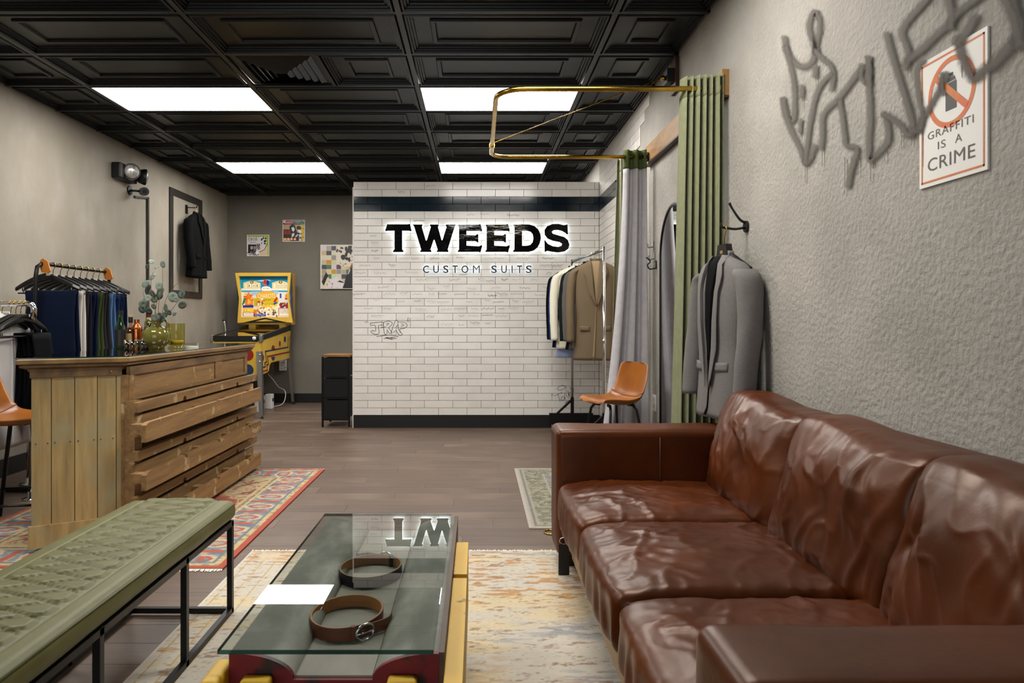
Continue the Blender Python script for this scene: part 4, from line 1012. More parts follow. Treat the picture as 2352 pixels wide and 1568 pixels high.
# ---------------------------------------------------------------- hangers and clothes
M_hw = mat('hanger_black', '#0d0c0c', .3)
M_tagw = mat('size_tag', '#dedbd6', .5)
def hanger_parts(t, w_=.225, bar_=True, hook=M_brass, tagp=True, drop=.085):
    """local: rail at z = 0, front = -y"""
    m = MB(); rings = []
    for k in range(-12, 13):
        u = k / 12; x = u * w_; z = -drop - .018 - .085 * abs(u) ** 1.35 ; th = .011 + .004 * abs(u); hh = lerp(.024, .014, abs(u)) ; yb = .028 * u * u
        rings.append([(x, -th + yb, z), (x, -th * .6 + yb, z + hh), (x, th * .6 + yb, z + hh), (x, th + yb, z), (x, th * .5 + yb, z - hh * .8), (x, -th * .5 + yb, z - hh * .8)])
    m.loft(rings); m.build('shoulder_bar', M_hw, t, 50)
    a = np.linspace(-.4, PI + .2, 12)
    pts = [(0, 0, -drop + .01), (0, 0, -.055)] + [(.0 + .019 * cos(b) - .002, 0, -.019 + .019 * sin(b)) for b in a]
    MB().tube(pts, .0026, 7).build('hook', hook, t, True)
    if bar_:
        MB().tube([(-w_ * .92, .02, -drop - .13), (w_ * .92, .02, -drop - .13)], .005, 8).build('trouser_bar', M_hw, t, True)
        for s in (-1, 1): MB().tube([(s * w_ * .75, .02, -drop - .13), (s * w_ * .75, .018, -drop - .08)], .003, 6).build('bar_post', M_steel, t, True)
    if tagp: MB().box(.012, .038, -.0135, -.0115, -drop - .012, -drop + .004).build('size_tag', M_tagw, t)

def superell(hx, hy, n_=28, e=2.6):
    out = []
    for k in range(n_):
        a = 2 * PI * k / n_; c, s = cos(a), sin(a)
        out.append((hx * math.copysign(abs(c) ** (2 / e), c), hy * math.copysign(abs(s) ** (2 / e), s)))
    return out
def garment(t, m_body, m_in, L_=.74, W=.225, D=.075, sl=.64, lapel=True, vdep=.36, collar=False, seed=1, m_shirt=None, spread=.0, pockets=True, narrow=1.0, z_off=0.0, m_lapel=None, vw=1.0):
    """jacket or shirt hanging from a hanger: local x across, front -y, neck at z_off"""
    zz = [0, -.012, -.03, -.052, -.075, -.11, -.18, -.3, -.42, -.55, -.66, -L_]
    wx = [.055, .085, .13, .18, .205, .215, .205, .195, .188, .198, .21, .222]
    dy = [.03, .038, .048, .055, .06, .068, .078, .082, .078, .082, .088, .092]
    zz = [z * (L_ / .74 if z < -.2 else 1) for z in zz[:-1]] + [-L_]
    k_ = W / .225 * narrow; kd = D / .075
    def wxa(z): return interp(-z, [-q for q in zz], wx) * k_
    def dya(z): return interp(-z, [-q for q in zz], dy) * kd
    def yf(x, z):
        hx, hy = wxa(z), dya(z); u = min(.999, abs(x) / hx); return -hy * (1 - u ** 2.6) ** (1 / 2.6)
    zs = list(np.linspace(0, -.12, 9)) + list(np.linspace(-.15, -L_, 26))
    m = MB(); rings = []
    for z in zs:
        rg = []
        for x, y in superell(wxa(z), dya(z), 44):
            fo = .006 * sin(x * 38 + seed) * smooth01((-z - .35) / .4) + .004 * nz(x * 9, z * 5, seed)
            rg.append((x + .006 * nz(z * 4, seed), y + (fo if y < 0 else -fo), z + z_off))
        rings.append(rg)
    m.loft(rings); body = m.build('body', m_body, t, True)
    for s in (-1, 1):
        pth = [(.175, 0, -.075), (.212, 0, -.12), (.232, -.002, -.22), (.243, -.012, -.36), (.244, -.03, -.5), (.238, -.045, -sl)]
        pts = spline([Vector((s * x * k_ + s * spread * (-z), y, z)) for x, y, z in pth], 6)
        rs = np.interp(np.linspace(0, 1, len(pts)), [0, .12, .3, .6, 1], [.045, .062, .062, .056, .05])
        mb = MB(); rg = []
        for i, p in enumerate(pts):
            rg.append([(p.x + cos(2 * PI * k / 18) * rs[i] * .72 + .004 * nz(p.z * 14, k, seed), p.y + sin(2 * PI * k / 18) * rs[i] * kd * 1.05 + .004 * nz(k * .9, p.z * 11, seed + s), p.z + z_off) for k in range(18)])
        mb.loft(rg); mb.build('sleeve', m_body, t, True)
    def strip(A, B, name, mm, off, par=None, n_=14, nc=5, sm=True):
        A = [Vector((*p, 0)) for p in A]; B = [Vector((*p, 0)) for p in B]
        def samp(P, u):
            ln = [0]
            for i in range(len(P) - 1): ln.append(ln[-1] + (P[i + 1] - P[i]).length)
            q_ = u * ln[-1]
            for i in range(len(P) - 1):
                if q_ <= ln[i + 1] + 1e-9: return P[i].lerp(P[i + 1], (q_ - ln[i]) / max(1e-6, ln[i + 1] - ln[i]))
            return P[-1]
        mb = MB()
        def fn(u, v):
            p = samp(A, v).lerp(samp(B, v), u); return (p.x, yf(p.x, p.y) - off - .012, p.y + z_off)
        mb.grid(fn, nc, n_); o = mb.build(name, mm, par or t, sm, fix=False)
        so = o.modifiers.new('thickness', 'SOLIDIFY'); so.thickness = .004; so.offset = 1
        return o
    vd = -vdep
    if lapel:
        ml = m_lapel or m_body
        strip([(-.05 * k_, -.004), (-.012 * vw, vd * .55), (.0, vd)], [(.05 * k_, -.004), (.022 * vw, vd * .55), (.008 * vw, vd)], 'lining', m_in, -.006)
        if m_shirt: strip([(-.05 * k_, -.002), (-.008, vd * .8)], [(.05 * k_, -.002), (.012, vd * .8)], 'shirt_front', m_shirt, -.003)
        for s in (-1, 1):
            strip([(s * .045 * k_, .002), (s * .03 * k_ * vw, -.12), (s * .015 * vw, vd * .7), (.006 + s * .004 * vw, vd)], [(s * .075 * k_, -.006), (s * .122 * k_, -.115), (s * .098 * k_, -.145), (s * (.05 + .01 * vw), vd * .72), (.012 + s * .006 * vw, vd - .004)], 'lapel', ml, .004)
        strip([(.002, vd), (-.004, vd - .1), (-.03, -L_ + .01)], [(.007, vd), (.002, vd - .1), (-.012, -L_ + .01)], 'front_edge', m_in, -.008)
        if pockets:
            for s in (-1, 1): strip([(s * .06 * k_, -L_ * .66), (s * .06 * k_, -L_ * .66 - .042)], [(s * .15 * k_, -L_ * .66 + .004), (s * .15 * k_, -L_ * .66 - .038)], 'pocket_flap', m_body, -.006, n_=3)
    elif collar:
        for s in (-1, 1): strip([(s * .05, .012), (s * .01, -.02)], [(s * .075, -.01), (s * .06, -.07)], 'collar', m_body, .0, n_=6)
        strip([(-.012, -.02), (-.012, -L_ + .01)], [(.012, -.02), (.012, -L_ + .01)], 'placket', m_body, -.008, n_=20, nc=2)
    mb = MB(); rg = []
    for k in range(-8, 9):
        a = PI / 2 + k / 8 * 1.9
        rg.append([(cos(a) * .052 * k_, sin(a) * .033 * kd, -.012 + z_off), (cos(a) * .048 * k_, sin(a) * .03 * kd, .022 + z_off), (cos(a) * .056 * k_, sin(a) * .038 * kd, .02 + z_off), (cos(a) * .066 * k_, sin(a) * .046 * kd, -.014 + z_off)])
    mb.loft(rg); mb.build('collar', m_lapel or m_body, t, True)
def cloth(name, c, c2=None, rough=.85, **k): return mat(name, c, rough, c2=c2 or c, nscale=k.pop('nscale', 60), bump=(300, .15, .001), sheen=.008, spec=.09, **k)
def hang_garment(nm, lab, cat, loc, rz, m_body, m_in, hlab, hgrp, group=None, hook=M_brass, **kw):
    h_ = thing('clothes_hanger', hlab, 'hanger', loc, rz, hgrp); hanger_parts(h_, .20, False, hook, False)
    g = thing(nm, lab, cat, (loc[0], loc[1], loc[2] - .085), rz, group); garment(g, m_body, m_in, **kw); return g

# black jacket on the left wall inside the moulding, on a hook
hk = thing('coat_hook', 'small black wall hook above the black jacket', 'hook', (XL + .001, 8.28, 2.47))
MB().box(0, .012, -.025, .025, -.05, .05).build('plate', M_black, hk)
MB().tube([(.01, 0, .02), (.09, 0, .018), (.125, 0, .02), (.138, 0, .05)], .006, 8, sub=4).build('prong', M_black, hk, True)
hang_garment('black_jacket', 'black suit jacket hanging on the left wall', 'jacket', (XL + .125, 8.28, 2.50), PI / 2, cloth('black_wool', '#0b0b0c'), cloth('black_lining', '#070708'), 'hanger holding the black jacket on the left wall', None, sl=.66, L_=.76, D=.07)

# ---- black trouser rack by the left wall
TRX, TRZ = -2.95, 1.53
tr = thing('trouser_rack', 'black tube clothes rail holding trousers behind the counter', 'clothes rack', (TRX, 5.07, 0))
MB().tube([(TRX - .005, 4.64, .02), (TRX - .005, 4.64, 1.44), (TRX - .004, 4.655, 1.505), (TRX, 4.70, TRZ), (TRX, 4.8, TRZ), (TRX, 5.5, TRZ), (TRX, 5.52, TRZ)], .013, 12).build('rail', M_blackm, tr, True, world=True)
MB().tube([(TRX, 5.52, TRZ), (TRX, 5.55, TRZ - .03), (TRX, 5.56, TRZ - .1), (TRX, 5.56, .02)], .013, 12).build('upright', M_blackm, tr, True, world=True)
for y in (4.64, 5.56): MB().box(TRX - .22, TRX + .22, y - .015, y + .015, .001, .028).build('foot', M_blackm, tr, world=True)
hr = random.Random(3)
PCOL = [('navy', '#10182c'), ('white', '#cfc8c2'), ('charcoal', '#26242a'), ('dark navy', '#0f1a33'), ('olive green', '#3a4428'), ('charcoal grey', '#2a282b'), ('light blue denim', '#4c6d94'), ('navy blue', '#101d3a'), ('deep navy', '#0d172e')]
h0 = None
def trousers(t, m_, w_, L_, seed, th=.02, cuff=False):
    for s, nm in ((-1, 'front_drop'), (1, 'back_drop')):
        mb = MB(); rg = []; q_ = random.Random(seed * 3 + s)
        ll = L_ * (1 if s < 0 else .93)
        for k in range(16):
            u = k / 15; z = .012 - ll * u
            ww = w_ * (1 - .10 * sin(u * PI) + .12 * u) ; xo = .02 * sin(u * 3 + seed) * u; yo = s * (.012 + .014 * smooth01(u * 3))
            rg.append([(xo + x * 1.0, yo + y * (1 + .5 * u) + .012 * sin(x * 26 + seed * 2) * u, z) for x, y in superell(ww / 2, th / 2, 22, 3)])
        mb.loft(rg); mb.build(nm, m_, t, True)
    mb = MB(); mb.tube([(-w_ / 2, 0, .006), (w_ / 2, 0, .006)], .014, 12, flat=1.0); mb.build('fold', m_, t, True)
ordn = ['first', 'second', 'third', 'fourth', 'fifth', 'sixth', 'seventh', 'eighth', 'ninth']
for i, (cn, cc) in enumerate(PCOL):
    y = 4.74 + i * .083
    lab = 'black wooden hanger on the trouser rail, %s from its near end' % ordn[i]
    if h0 is None:
        h0 = thing('clothes_hanger', lab, 'hanger', (TRX, y, TRZ + .017), 0, 'hangers on the trouser rail'); hanger_parts(h0); hh = h0
    else:
        hh = copy_tree(h0); hh.location = (TRX, y, TRZ + .017); hh['label'] = lab
    hh.rotation_euler = (0, 0, hr.uniform(-.07, .07))
    p_ = thing('trousers', '%s trousers folded over a hanger on the black rail' % cn, 'trousers', (TRX + (.055 if i else .03), y + .02, TRZ + .017 - .215), hh.rotation_euler.z, 'trousers on the black rail')
    trousers(p_, cloth('trouser_' + cn.replace(' ', '_'), cc, nscale=200), .30 if i else .36, .62, i)
for y, lb in ((4.70, 'near'), (5.50, 'far')):
    o = MB().prism([(-.02, .02), (.0, .035), (.03, .015), (.05, -.05), (.03, -.065), (-.01, -.06), (-.022, -.02)], lambda u, v, d: (TRX + .01 + u, d, TRZ + v), y - .006, y + .006).build('size_divider', mat('orange_plastic', '#b06a24', .4), None, loc=(TRX, y, TRZ))
    tag(o, 'orange size divider at the %s end of the trouser rail' % lb, 'divider', 'rail dividers')

# ---- chrome pipe rack with shirts at the left edge
CRY, CRZ = 4.2, 1.245
cr = thing('pipe_rack', 'chrome pipe clothes rail at the left edge of the room', 'clothes rack', (-3.05, CRY, 0))
MB().tube([(-3.46, CRY, CRZ), (-2.72, CRY, CRZ), (-2.695, CRY, CRZ - .006), (-2.685, CRY, CRZ - .03), (-2.69, CRY + .005, CRZ - .07), (-2.85, CRY + .235, CRZ - .13), (-2.86, CRY + .25, CRZ - .17), (-2.86, CRY + .25, .02)], .017, 14).build('pipe', M_chrome, cr, True, world=True)
for x in (-2.86,): MB().lathe([(.055, .0), (.055, .008), (.025, .012), (.022, .05)], 20, (x, CRY + .25, 0)).build('flange', M_chrome, cr, True, world=True)
MB().tube([(-3.14, 4.86, .0), (-3.14, 4.86, .5)], .016, 14).build('upright', M_chrome, cr, True, world=True)
MB().tube([(-3.14, 4.86, .5), (-3.14, 4.5, .5), (-3.14, CRY + .005, .5), (-3.14, CRY, .52), (-3.14, CRY, CRZ)], .014, 12).build('brace', M_chrome, cr, True, world=True)
MB().lathe([(.06, .0005), (.06, .008), (.028, .013), (.024, .045)], 20, (-3.14, 4.86, 0)).build('flange', M_chrome, cr, True, world=True)
M_shw = cloth('white_cotton', '#d9d6d3')
M_shd = cloth('midnight_cotton', '#05060a')
xs_ = [-2.735, -2.765, -2.795, -2.825, -2.86, -2.895]
for i, x in enumerate(xs_[:4]):
    lab = 'black hanger on the chrome pipe rail, %s from its corner' % ordn[i]
    hh = copy_tree(h0); hh.location = (x, CRY, CRZ + .019); hh.rotation_euler = (0, 0, PI / 2 + hr.uniform(-.08, .08)); hh['label'] = lab; hh['group'] = 'hangers on the chrome rail'
    p_ = thing('trousers', 'black trousers hanging on the chrome rail, %s from its corner' % ordn[i], 'trousers', (x + .005, CRY + .125, CRZ + .019 - .215), PI / 2, 'dark trousers on the chrome rail')
    trousers(p_, M_shd, .19, .55, i + 20, .012)
for i, x in enumerate((-2.885, -2.95, -3.02)):
    hang_garment('white_shirt', ['white shirt on the chrome rail, closest to the dark trousers', 'white shirt in the middle of the white shirts on the chrome rail', 'white shirt farthest along the chrome rail'][i], 'shirt', (x, CRY + .01, CRZ + .019), PI / 2 + .06 * i, M_shw, M_shw,
                 ['hanger of the white shirt next to the dark trousers', 'hanger of the middle white shirt on the chrome rail', 'hanger of the farthest white shirt on the chrome rail'][i], 'shirt hangers on the chrome rail', 'white shirts on the chrome rail', lapel=False, collar=True, L_=.80, sl=.70, D=.06, seed=i + 4)

# ---- garment rack in front of the tiled wall
rk = thing('garment_rack', 'rolling steel garment rack with a black base by the tiled wall', 'clothes rack', (1.0, 6.5, 0))
RN, RF, RZ = (1.073, 5.88), (.965, 7.08), 1.745
MB().tube([(RN[0], RN[1], .06), (RN[0], RN[1], RZ + .025)], .013, 14).build('upright', M_chrome, rk, True, world=True)
MB().tube([(RN[0], RN[1], .95), (RN[0], RN[1], .99)], .017, 14).build('collar', M_chrome, rk, True, world=True)
MB().tube([(RF[0], RF[1], .06), (RF[0], RF[1], RZ + .02)], .013, 14).build('upright', M_steel, rk, True, world=True)
MB().tube([(RN[0], RN[1], RZ), (RF[0], RF[1], RZ)], .0125, 14).build('rail', M_chrome, rk, True, world=True)
for (x, y) in (RN, RF):
    MB().box(x - .235, x + .21, y - .02, y + .02, .065, .20 if y > 6.5 else .11).build('base_bar', M_blackm, rk, world=True)
    MB().box(x - .016, x + .016, y - .016, y + .016, .19, .36).build('sleeve', M_blackm, rk, world=True)
    MB().bar((x - .16, y, .19), (x - .01, y, .33), .02, .03, (0, 1, 0)).build('brace', M_blackm, rk, world=True)
    for s in (-.2, .18):
        w_ = MB().tube([(x + s - .012, y, .032), (x + s + .012, y, .032)], .03, 18).build('caster', M_blackm, rk, 40, world=True)
        MB().box(x + s - .016, x + s + .016, y - .022, y - .006, .03, .085).build('caster_fork', M_chrome, w_, world=True)
MB().box(1.0, 1.03, 5.9, 7.07, .07, .1).build('base_rail', M_blackm, rk, world=True)
JK = [  # depth, colour, lining, kind, label
 (7.0, '#0a0a0c', 'jacket', 'black wool jacket at the far end of the garment rack', {}), (6.93, '#9fb0d4', 'shirt', 'pale blue shirt between the dark jackets on the garment rack', {}),
 (6.86, '#1d3f74', 'jacket', 'royal blue suit jacket on the garment rack', {}), (6.78, '#5c3b28', 'jacket', 'rust brown checked jacket on the garment rack', {}),
 (6.69, '#dcd6c2', 'jacket', 'ivory cream dinner jacket on the garment rack', {}), (6.47, '#141a1a', 'jacket', 'very dark green jacket next to the cream one on the rack', {}),
 (6.38, '#57534f', 'jacket', 'mid grey jacket just behind the tan blazer', {}), (6.16, '#6a5b47', 'jacket', 'tan wool blazer facing out at the front of the garment rack', {})]
for i, (d_, cc, kind, lab, kw) in enumerate(JK):
    u = (d_ - RN[1]) / (RF[1] - RN[1]); x = lerp(RN[0], RF[0], u) + (0, 0, 0, 0, -.025, .02, .03, .0)[i]
    mm = cloth('rack_cloth_%d' % i, cc, None)
    if i == 3:
        nt = mm.node_tree; b = nt.nodes['Principled BSDF']; bk = nt.nodes.new('ShaderNodeTexBrick'); bk.offset = 0
        bk.inputs['Color1'].default_value = bk.inputs['Color2'].default_value = lin(cc); bk.inputs['Mortar'].default_value = lin('#b39a7c'); bk.inputs['Scale'].default_value = 1; bk.inputs['Brick Width'].default_value = .05; bk.inputs['Row Height'].default_value = .05; bk.inputs['Mortar Size'].default_value = .0025
        tcn = nt.nodes.new('ShaderNodeTexCoord'); mp = nt.nodes.new('ShaderNodeMapping'); mp.inputs['Rotation'].default_value = (PI / 2, 0, 0); nt.links.new(tcn.outputs['Object'], mp.inputs[0]); nt.links.new(mp.outputs[0], bk.inputs['Vector']); nt.links.new(bk.outputs[0], b.inputs['Base Color'])
    hang_garment('rack_jacket' if kind == 'jacket' else 'rack_shirt', lab, kind, (x, d_, RZ + .013), R(-2) + .05 * math.sin(i * 2.1) + (R(-9) if i == 7 else 0), mm, cloth('rack_lining', '#8a765a') if i == 7 else cloth('rack_lining_%d' % i, '#15130f'),
        'black hanger on the garment rack, %s from its far end' % ordn[i], 'hangers on the garment rack', 'clothes on the garment rack', hook=M_steel,
        lapel=(kind == 'jacket'), collar=(kind != 'jacket'), L_=.88 if i == 7 else (.80 if i != 1 else .90), sl=.72, D=.05 if i < 7 else .07, W=(.225 if i < 7 else .205) if i != 1 else .2, seed=i, vdep=.40)

# ---- grey suit on the right wall
hk = thing('coat_hook', 'brass and black coat hook above the grey suit jacket', 'hook', (XR - .001, 3.36, 1.60))
MB().tube([(0, 0, 0), (-.01, 0, 0)], .028, 18).build('plate', M_black, hk, 40)
MB().tube([(-.01, 0, .02), (-.035, 0, .035), (-.07, 0, .085), (-.085, 0, .115)], [.007, .006, .005, .007], 10, sub=5).build('upper_prong', M_black, hk, True)
MB().tube([(-.01, 0, -.005), (-.06, -.015, -.014), (-.10, -.028, -.012), (-.13, -.03, -.006), (-.138, -.03, .012)], .006, 10, sub=5).build('lower_prong', M_black, hk, True)
hh = thing('clothes_hanger', 'wide black wooden hanger carrying the grey suit jacket', 'hanger', (XR - .12, 3.33, 1.60), -PI / 2 + R(12)); hanger_parts(hh, .165, False, M_brass, False, drop=.12)
MB().prism([(-.05, -.16), (-.035, -.09), (.035, -.09), (.05, -.16)], lambda u, v, d: (u, d, v), -.016, .016).build('neck_block', M_hw, hh)
MB().box(-.012, .012, -.0175, -.0163, -.135, -.12).build('badge', mat('gold_print', '#8a6a2c', .4), hh)
g = thing('grey_jacket', 'light grey suit jacket over a black shirt hanging by the sofa', 'jacket', (XR - .12, 3.33, 1.60 - .145), -PI / 2 + R(12))
garment(g, cloth('grey_wool', '#777370', '#6f6b69', nscale=120), cloth('black_satin_lining', '#08080a'), L_=.77, sl=.68, D=.075, W=.20, vdep=.62, vw=2.4, m_shirt=cloth('black_shirt', '#060607'), seed=7, spread=.02)

# ---------------------------------------------------------------- curtain rail and curtains
CRAIL, DN, DF, XO = 2.36, 3.64, 5.16, .10
rail = thing('curtain_rail', 'u-shaped brass curtain rail projecting from the right wall', 'curtain rail', (XR, 4.4, CRAIL))
pts = [(XR - .05, DN, CRAIL)] + [(x, DN, CRAIL) for x in (.9, .5)] + [(XO + .16 - .16 * sin(a), DN + .16 - .16 * cos(a), CRAIL) for a in np.linspace(0, PI / 2, 8)] + [(XO, 4.4, CRAIL)] + [(XO + .13 - .13 * cos(a), DF - .13 + .13 * sin(a), CRAIL) for a in np.linspace(0, PI / 2, 8)] + [(.6, DF, CRAIL), (XR - .05, DF, CRAIL)]
MB().tube(pts, .0145, 14).build('rod', M_brass, rail, True, world=True)
for d_ in (DN, DF): MB().tube([(XR - .05, d_, CRAIL), (XR - .036, d_, CRAIL)], .034, 18).build('flange', M_brass if d_ == DN else M_black, rail, 40, world=True)
MB().tube([(XO, 4.80, CRAIL), (XO, 4.85, CRAIL)], .02, 14).build('clamp', M_brass, rail, 40, world=True)
MB().tube([(XO, 4.83, CRAIL + .015), (XR - .10, 4.56, 2.735)], .0032, 8).build('stay_wire', M_brass, rail, True, world=True)
M_plk = mat('pine_plank', '#9a7440', .55, c2='#6e4c26', nscale=4, nstretch=(3, .8, 3), ramp=(.4, .8), bump=(15, .2, .003))
pk = thing('wall_plank', 'stained pine board on the wall carrying the curtain rail', 'board', (XR, 4.4, 2.31))
MB().box(XR - .036, XR - .0005, 3.60, 5.25, 2.315, 2.45).build('board', M_plk, pk, world=True)
MB().box(XR - .046, XR - .0005, 3.60, 5.25, 2.303, 2.3148).build('lower_strip', mat('dark_stain', '#3a2415', .5), pk, world=True)
bk_ = thing('wall_bracket', 'dark wooden wall block with brass eye for the stay wire', 'bracket', (XR, 4.56, 2.63))
MB().box(XR - .025, XR - .0005, 4.49, 4.60, 2.63, 2.86).build('block', mat('dark_stain', '#3a2415', .5), bk_, world=True)
MB().box(XR - .07, XR - .0255, 4.52, 4.60, 2.70, 2.79).build('mount', M_black, bk_, world=True)
MB().sphere((XR - .085, 4.56, 2.735), .018, 10).build('eye', M_brass, bk_, True, world=True)
M_gc = cloth('sage_curtain', '#85876a', '#7d7f61', nscale=30)
M_lc = cloth('grey_lining_cloth', '#bab6b8', '#b0acaf', nscale=20)
def curtain(name, label, fn_top, fn_bot, z1, z0, m_main, folds, amp0, amp1, m_head=None, head=.1, bend=None, ph=0, sharp=1.0):
    t = thing(name, label, 'curtain', ((fn_bot(0)[0] + fn_bot(1)[0]) / 2, (fn_bot(0)[1] + fn_bot(1)[1]) / 2, z0))
    def pt(u, v):           # v 0 top, 1 bottom
        a, b = fn_top(u), fn_bot(u); e = bend(v) if bend else v
        x, y = lerp(a[0], b[0], e), lerp(a[1], b[1], e)
        am = lerp(amp0, amp1, v); w1 = sin(2 * PI * folds * u + ph); w1 = math.copysign(abs(w1) ** sharp, w1)
        k = 1 + .35 * nz(u * 6, v * 1.5, ph)
        return (x + am * .35 * sin(4 * PI * folds * u + ph) * .4, y + am * w1 * k + .012 * nz(u * 9, v * 4) * v, lerp(z1, z0, v))
    nh = 6; N_ = 240; M_ = 60; hv = head / (z1 - z0)
    for nm, a, b, mm, nv in (('header', 0, hv, m_head or m_main, nh), ('drape', hv, 1, m_main, M_)):
        m = MB(); m.grid(lambda u, v: pt(u, lerp(a, b, v)), N_, nv)
        o = m.build(nm, mm, t, True, world=True, fix=False); so = o.modifiers.new('thickness', 'SOLIDIFY'); so.thickness = .004; so.offset = 0
    return t
curtain('green_curtain', 'sage green pleated curtain bunched near the wall by the grey suit', lambda u: (lerp(1.075, 1.272, u), DN + .03 - .06 * u), lambda u: (lerp(1.03, 1.262, u), DN + .07 - .10 * u), CRAIL + .065, .02, M_gc, 6.5, .034, .05, head=.11, ph=.5, sharp=.7)
curtain('grey_curtain', 'pale grey lined curtain with green header at the far rail end', lambda u: (lerp(1.085, 1.25, u), DF), lambda u: (lerp(.87, 1.27, u), DF - .1 + .12 * u), CRAIL + .05, .015, M_lc, 2.5, .018, .036, m_head=cloth('olive_header', '#4f5a34'), head=.14, ph=2.0, bend=lambda v: v ** 1.7)
curtain('green_curtain', 'narrow green curtain edge behind the grey lining curtain', lambda u: (lerp(1.06, 1.10, u), DF + .10), lambda u: (lerp(1.0, 1.15, u), DF + .13), CRAIL + .01, .015, M_gc, 1.2, .02, .03, head=.1)

# ---------------------------------------------------------------- arched mirror, hooks, socket
mi_ = thing('arched_mirror', 'tall arched black-framed mirror leaning by the green curtain', 'mirror', (XR - .03, 4.47, 0), R(-.2))
def arch(w_, h_, n_=24): return [(-w_, .02), (w_, .02)] + [(w_ * cos(a), h_ - w_ + w_ * sin(a)) for a in np.linspace(0, PI, n_)]
w2, mh = .33, 1.90
MB().prism(arch(w2 - .004, mh - .004), lambda u, v, d: (d, u, v), -.012, .0).build('backing', M_black, mi_)
MB().add([(-.0135, u, v) for u, v in arch(w2 - .012, mh - .012)], [tuple(range(26))]).build('glass', mat('mirror_silver', '#e6e8e8', .0, metal=1), mi_)
A_, B_ = arch(w2, mh), arch(w2 - .012, mh - .012)
m = MB(); n_ = len(A_); m.add([(x, u, v) for P, x in ((A_, .002), (A_, -.02), (B_, -.02), (B_, -.0125)) for u, v in P], [(k * n_ + i, k * n_ + (i + 1) % n_, (k + 1) * n_ + (i + 1) % n_, (k + 1) * n_ + i) for k in range(3) for i in range(n_)])
m.build('frame', M_blackm, mi_, 40)
for k, (d_, z, lab) in enumerate(((5.06, 1.56, 'black wall hook beside the arched mirror, lowest of the three'), (5.11, 1.62, 'small bent wall hook beside the grey curtain'), (5.14, 1.71, 'topmost small wall hook beside the grey curtain'))):
    h_ = thing('wall_hook', lab, 'hook', (XR - .001, d_, z), 0, 'hooks beside the mirror')
    MB().box(-.006, 0, -.012, .012, -.04, .02).build('plate', M_black if k == 0 else M_steel, h_)
    MB().tube([(-.006, 0, -.035), (-.05, 0, -.04), (-.065, 0, -.01), (-.045, 0, .015), (-.075, 0, .045)] if k == 0 else [(-.006, 0, -.02), (-.04, 0, -.025), (-.045, 0, .005)], .005, 8, sub=5).build('prong', M_black if k == 0 else M_steel, h_, True)
ou = thing('wall_socket', 'white double wall socket low beside the mirror', 'socket', (XR - .001, 5.10, .48)); roundbox(MB(), (-.004, 0, .06), (.004, .04, .06), .003).build('plate', M_paper, ou, True)
for z in (.035, .085): MB().box(-.0095, -.0081, -.016, .016, z - .012, z + .012).build('outlet', mat('socket_grey', '#bdbab4', .5), ou)

# ---------------------------------------------------------------- leather stools
M_tan = mat('tan_leather', '#9a5a0e', .36, c2='#874b09', nscale=5, bump=(80, .1, .002), spec=.5)
def stool(label, loc, rz, sh, k=1.0):
    """front = -y local"""
    t = thing('leather_stool', label, 'stool', loc, rz); t.scale = (k, k, 1)
    prof_ = [(-.215, -.012), (-.20, .004), (-.12, .0), (0, -.014), (.10, -.012), (.155, .006), (.19, .045), (.212, .11), (.228, .18), (.238, .232), (.242, .25)]
    P = [Vector((0, y, z)) for y, z in prof_]; P = spline(P, 5)
    wv = np.interp(np.linspace(0, 1, len(P)), [0, .04, .2, .45, .6, .75, .9, .97, 1], [.10, .175, .215, .22, .215, .21, .19, .15, .09])
    def surf(off):
        out = []
        for i, p in enumerate(P):
            tg = (P[min(i + 1, len(P) - 1)] - P[max(0, i - 1)]).normalized(); nn = Vector((0, -tg.z, tg.y))
            f = i / (len(P) - 1); lift = interp(f, [0, .3, .55, .75, 1], [.012, .03, .055, .035, .02])
            out.append([Vector((wv[i] * u, p.y, p.z)) + nn * (lift * u * u * abs(u) + off * (1 - u ** 6) ** .5) for u in np.linspace(-1, 1, 17)])
        return out
    a, b = surf(.012), surf(-.016)
    m = MB(); m.loft([[(x.x, x.y, x.z + sh) for x in ra] + [(x.x, x.y, x.z + sh) for x in rb[::-1]] for ra, rb in zip(a, b)]); o = m.build('shell', M_tan, t, True)
    i = int(len(P) * .52); MB().tube([(x.x, x.y, x.z + sh + .001) for x in a[i]], .0025, 6).build('seam', mat('tan_seam', '#5c2f0e', .5), o, True)
    i = int(len(P) * .97)
    feet = []
    for sx in (-1, 1):
        for sy in (-1, 1):
            tp = Vector((sx * .13, sy * .12, sh - .035)); ft = Vector((sx * .235, sy * .225 + .0, .008)); feet.append(ft)
            MB().tube([Vector((sx * .06, sy * .10, sh - .028)), Vector((sx * .115, sy * .115, sh - .03)), Vector((sx * .145, sy * .13, sh - .06)), ft], .0115, 10).build('leg', M_blackm, t, True)
    zr = .17
    def lp(sx, sy): u = (sh - .06 - zr) / (sh - .068); return (sx * lerp(.145, .235, u), sy * lerp(.13, .225, u), zr)
    c4 = [lp(-1, -1), lp(1, -1), lp(1, 1), lp(-1, 1)]
    for k in range(4): MB().tube([c4[k], c4[(k + 1) % 4]], .007, 8).build('foot_rail', M_blackm, t, True)
    return t
stool('tan leather stool in front of the grey curtain', (.925, 4.72, 0), R(-66), .605, .80)
stool('tan leather stool partly hidden behind the wooden counter', (-2.50, 3.82, .008), R(100), .60)

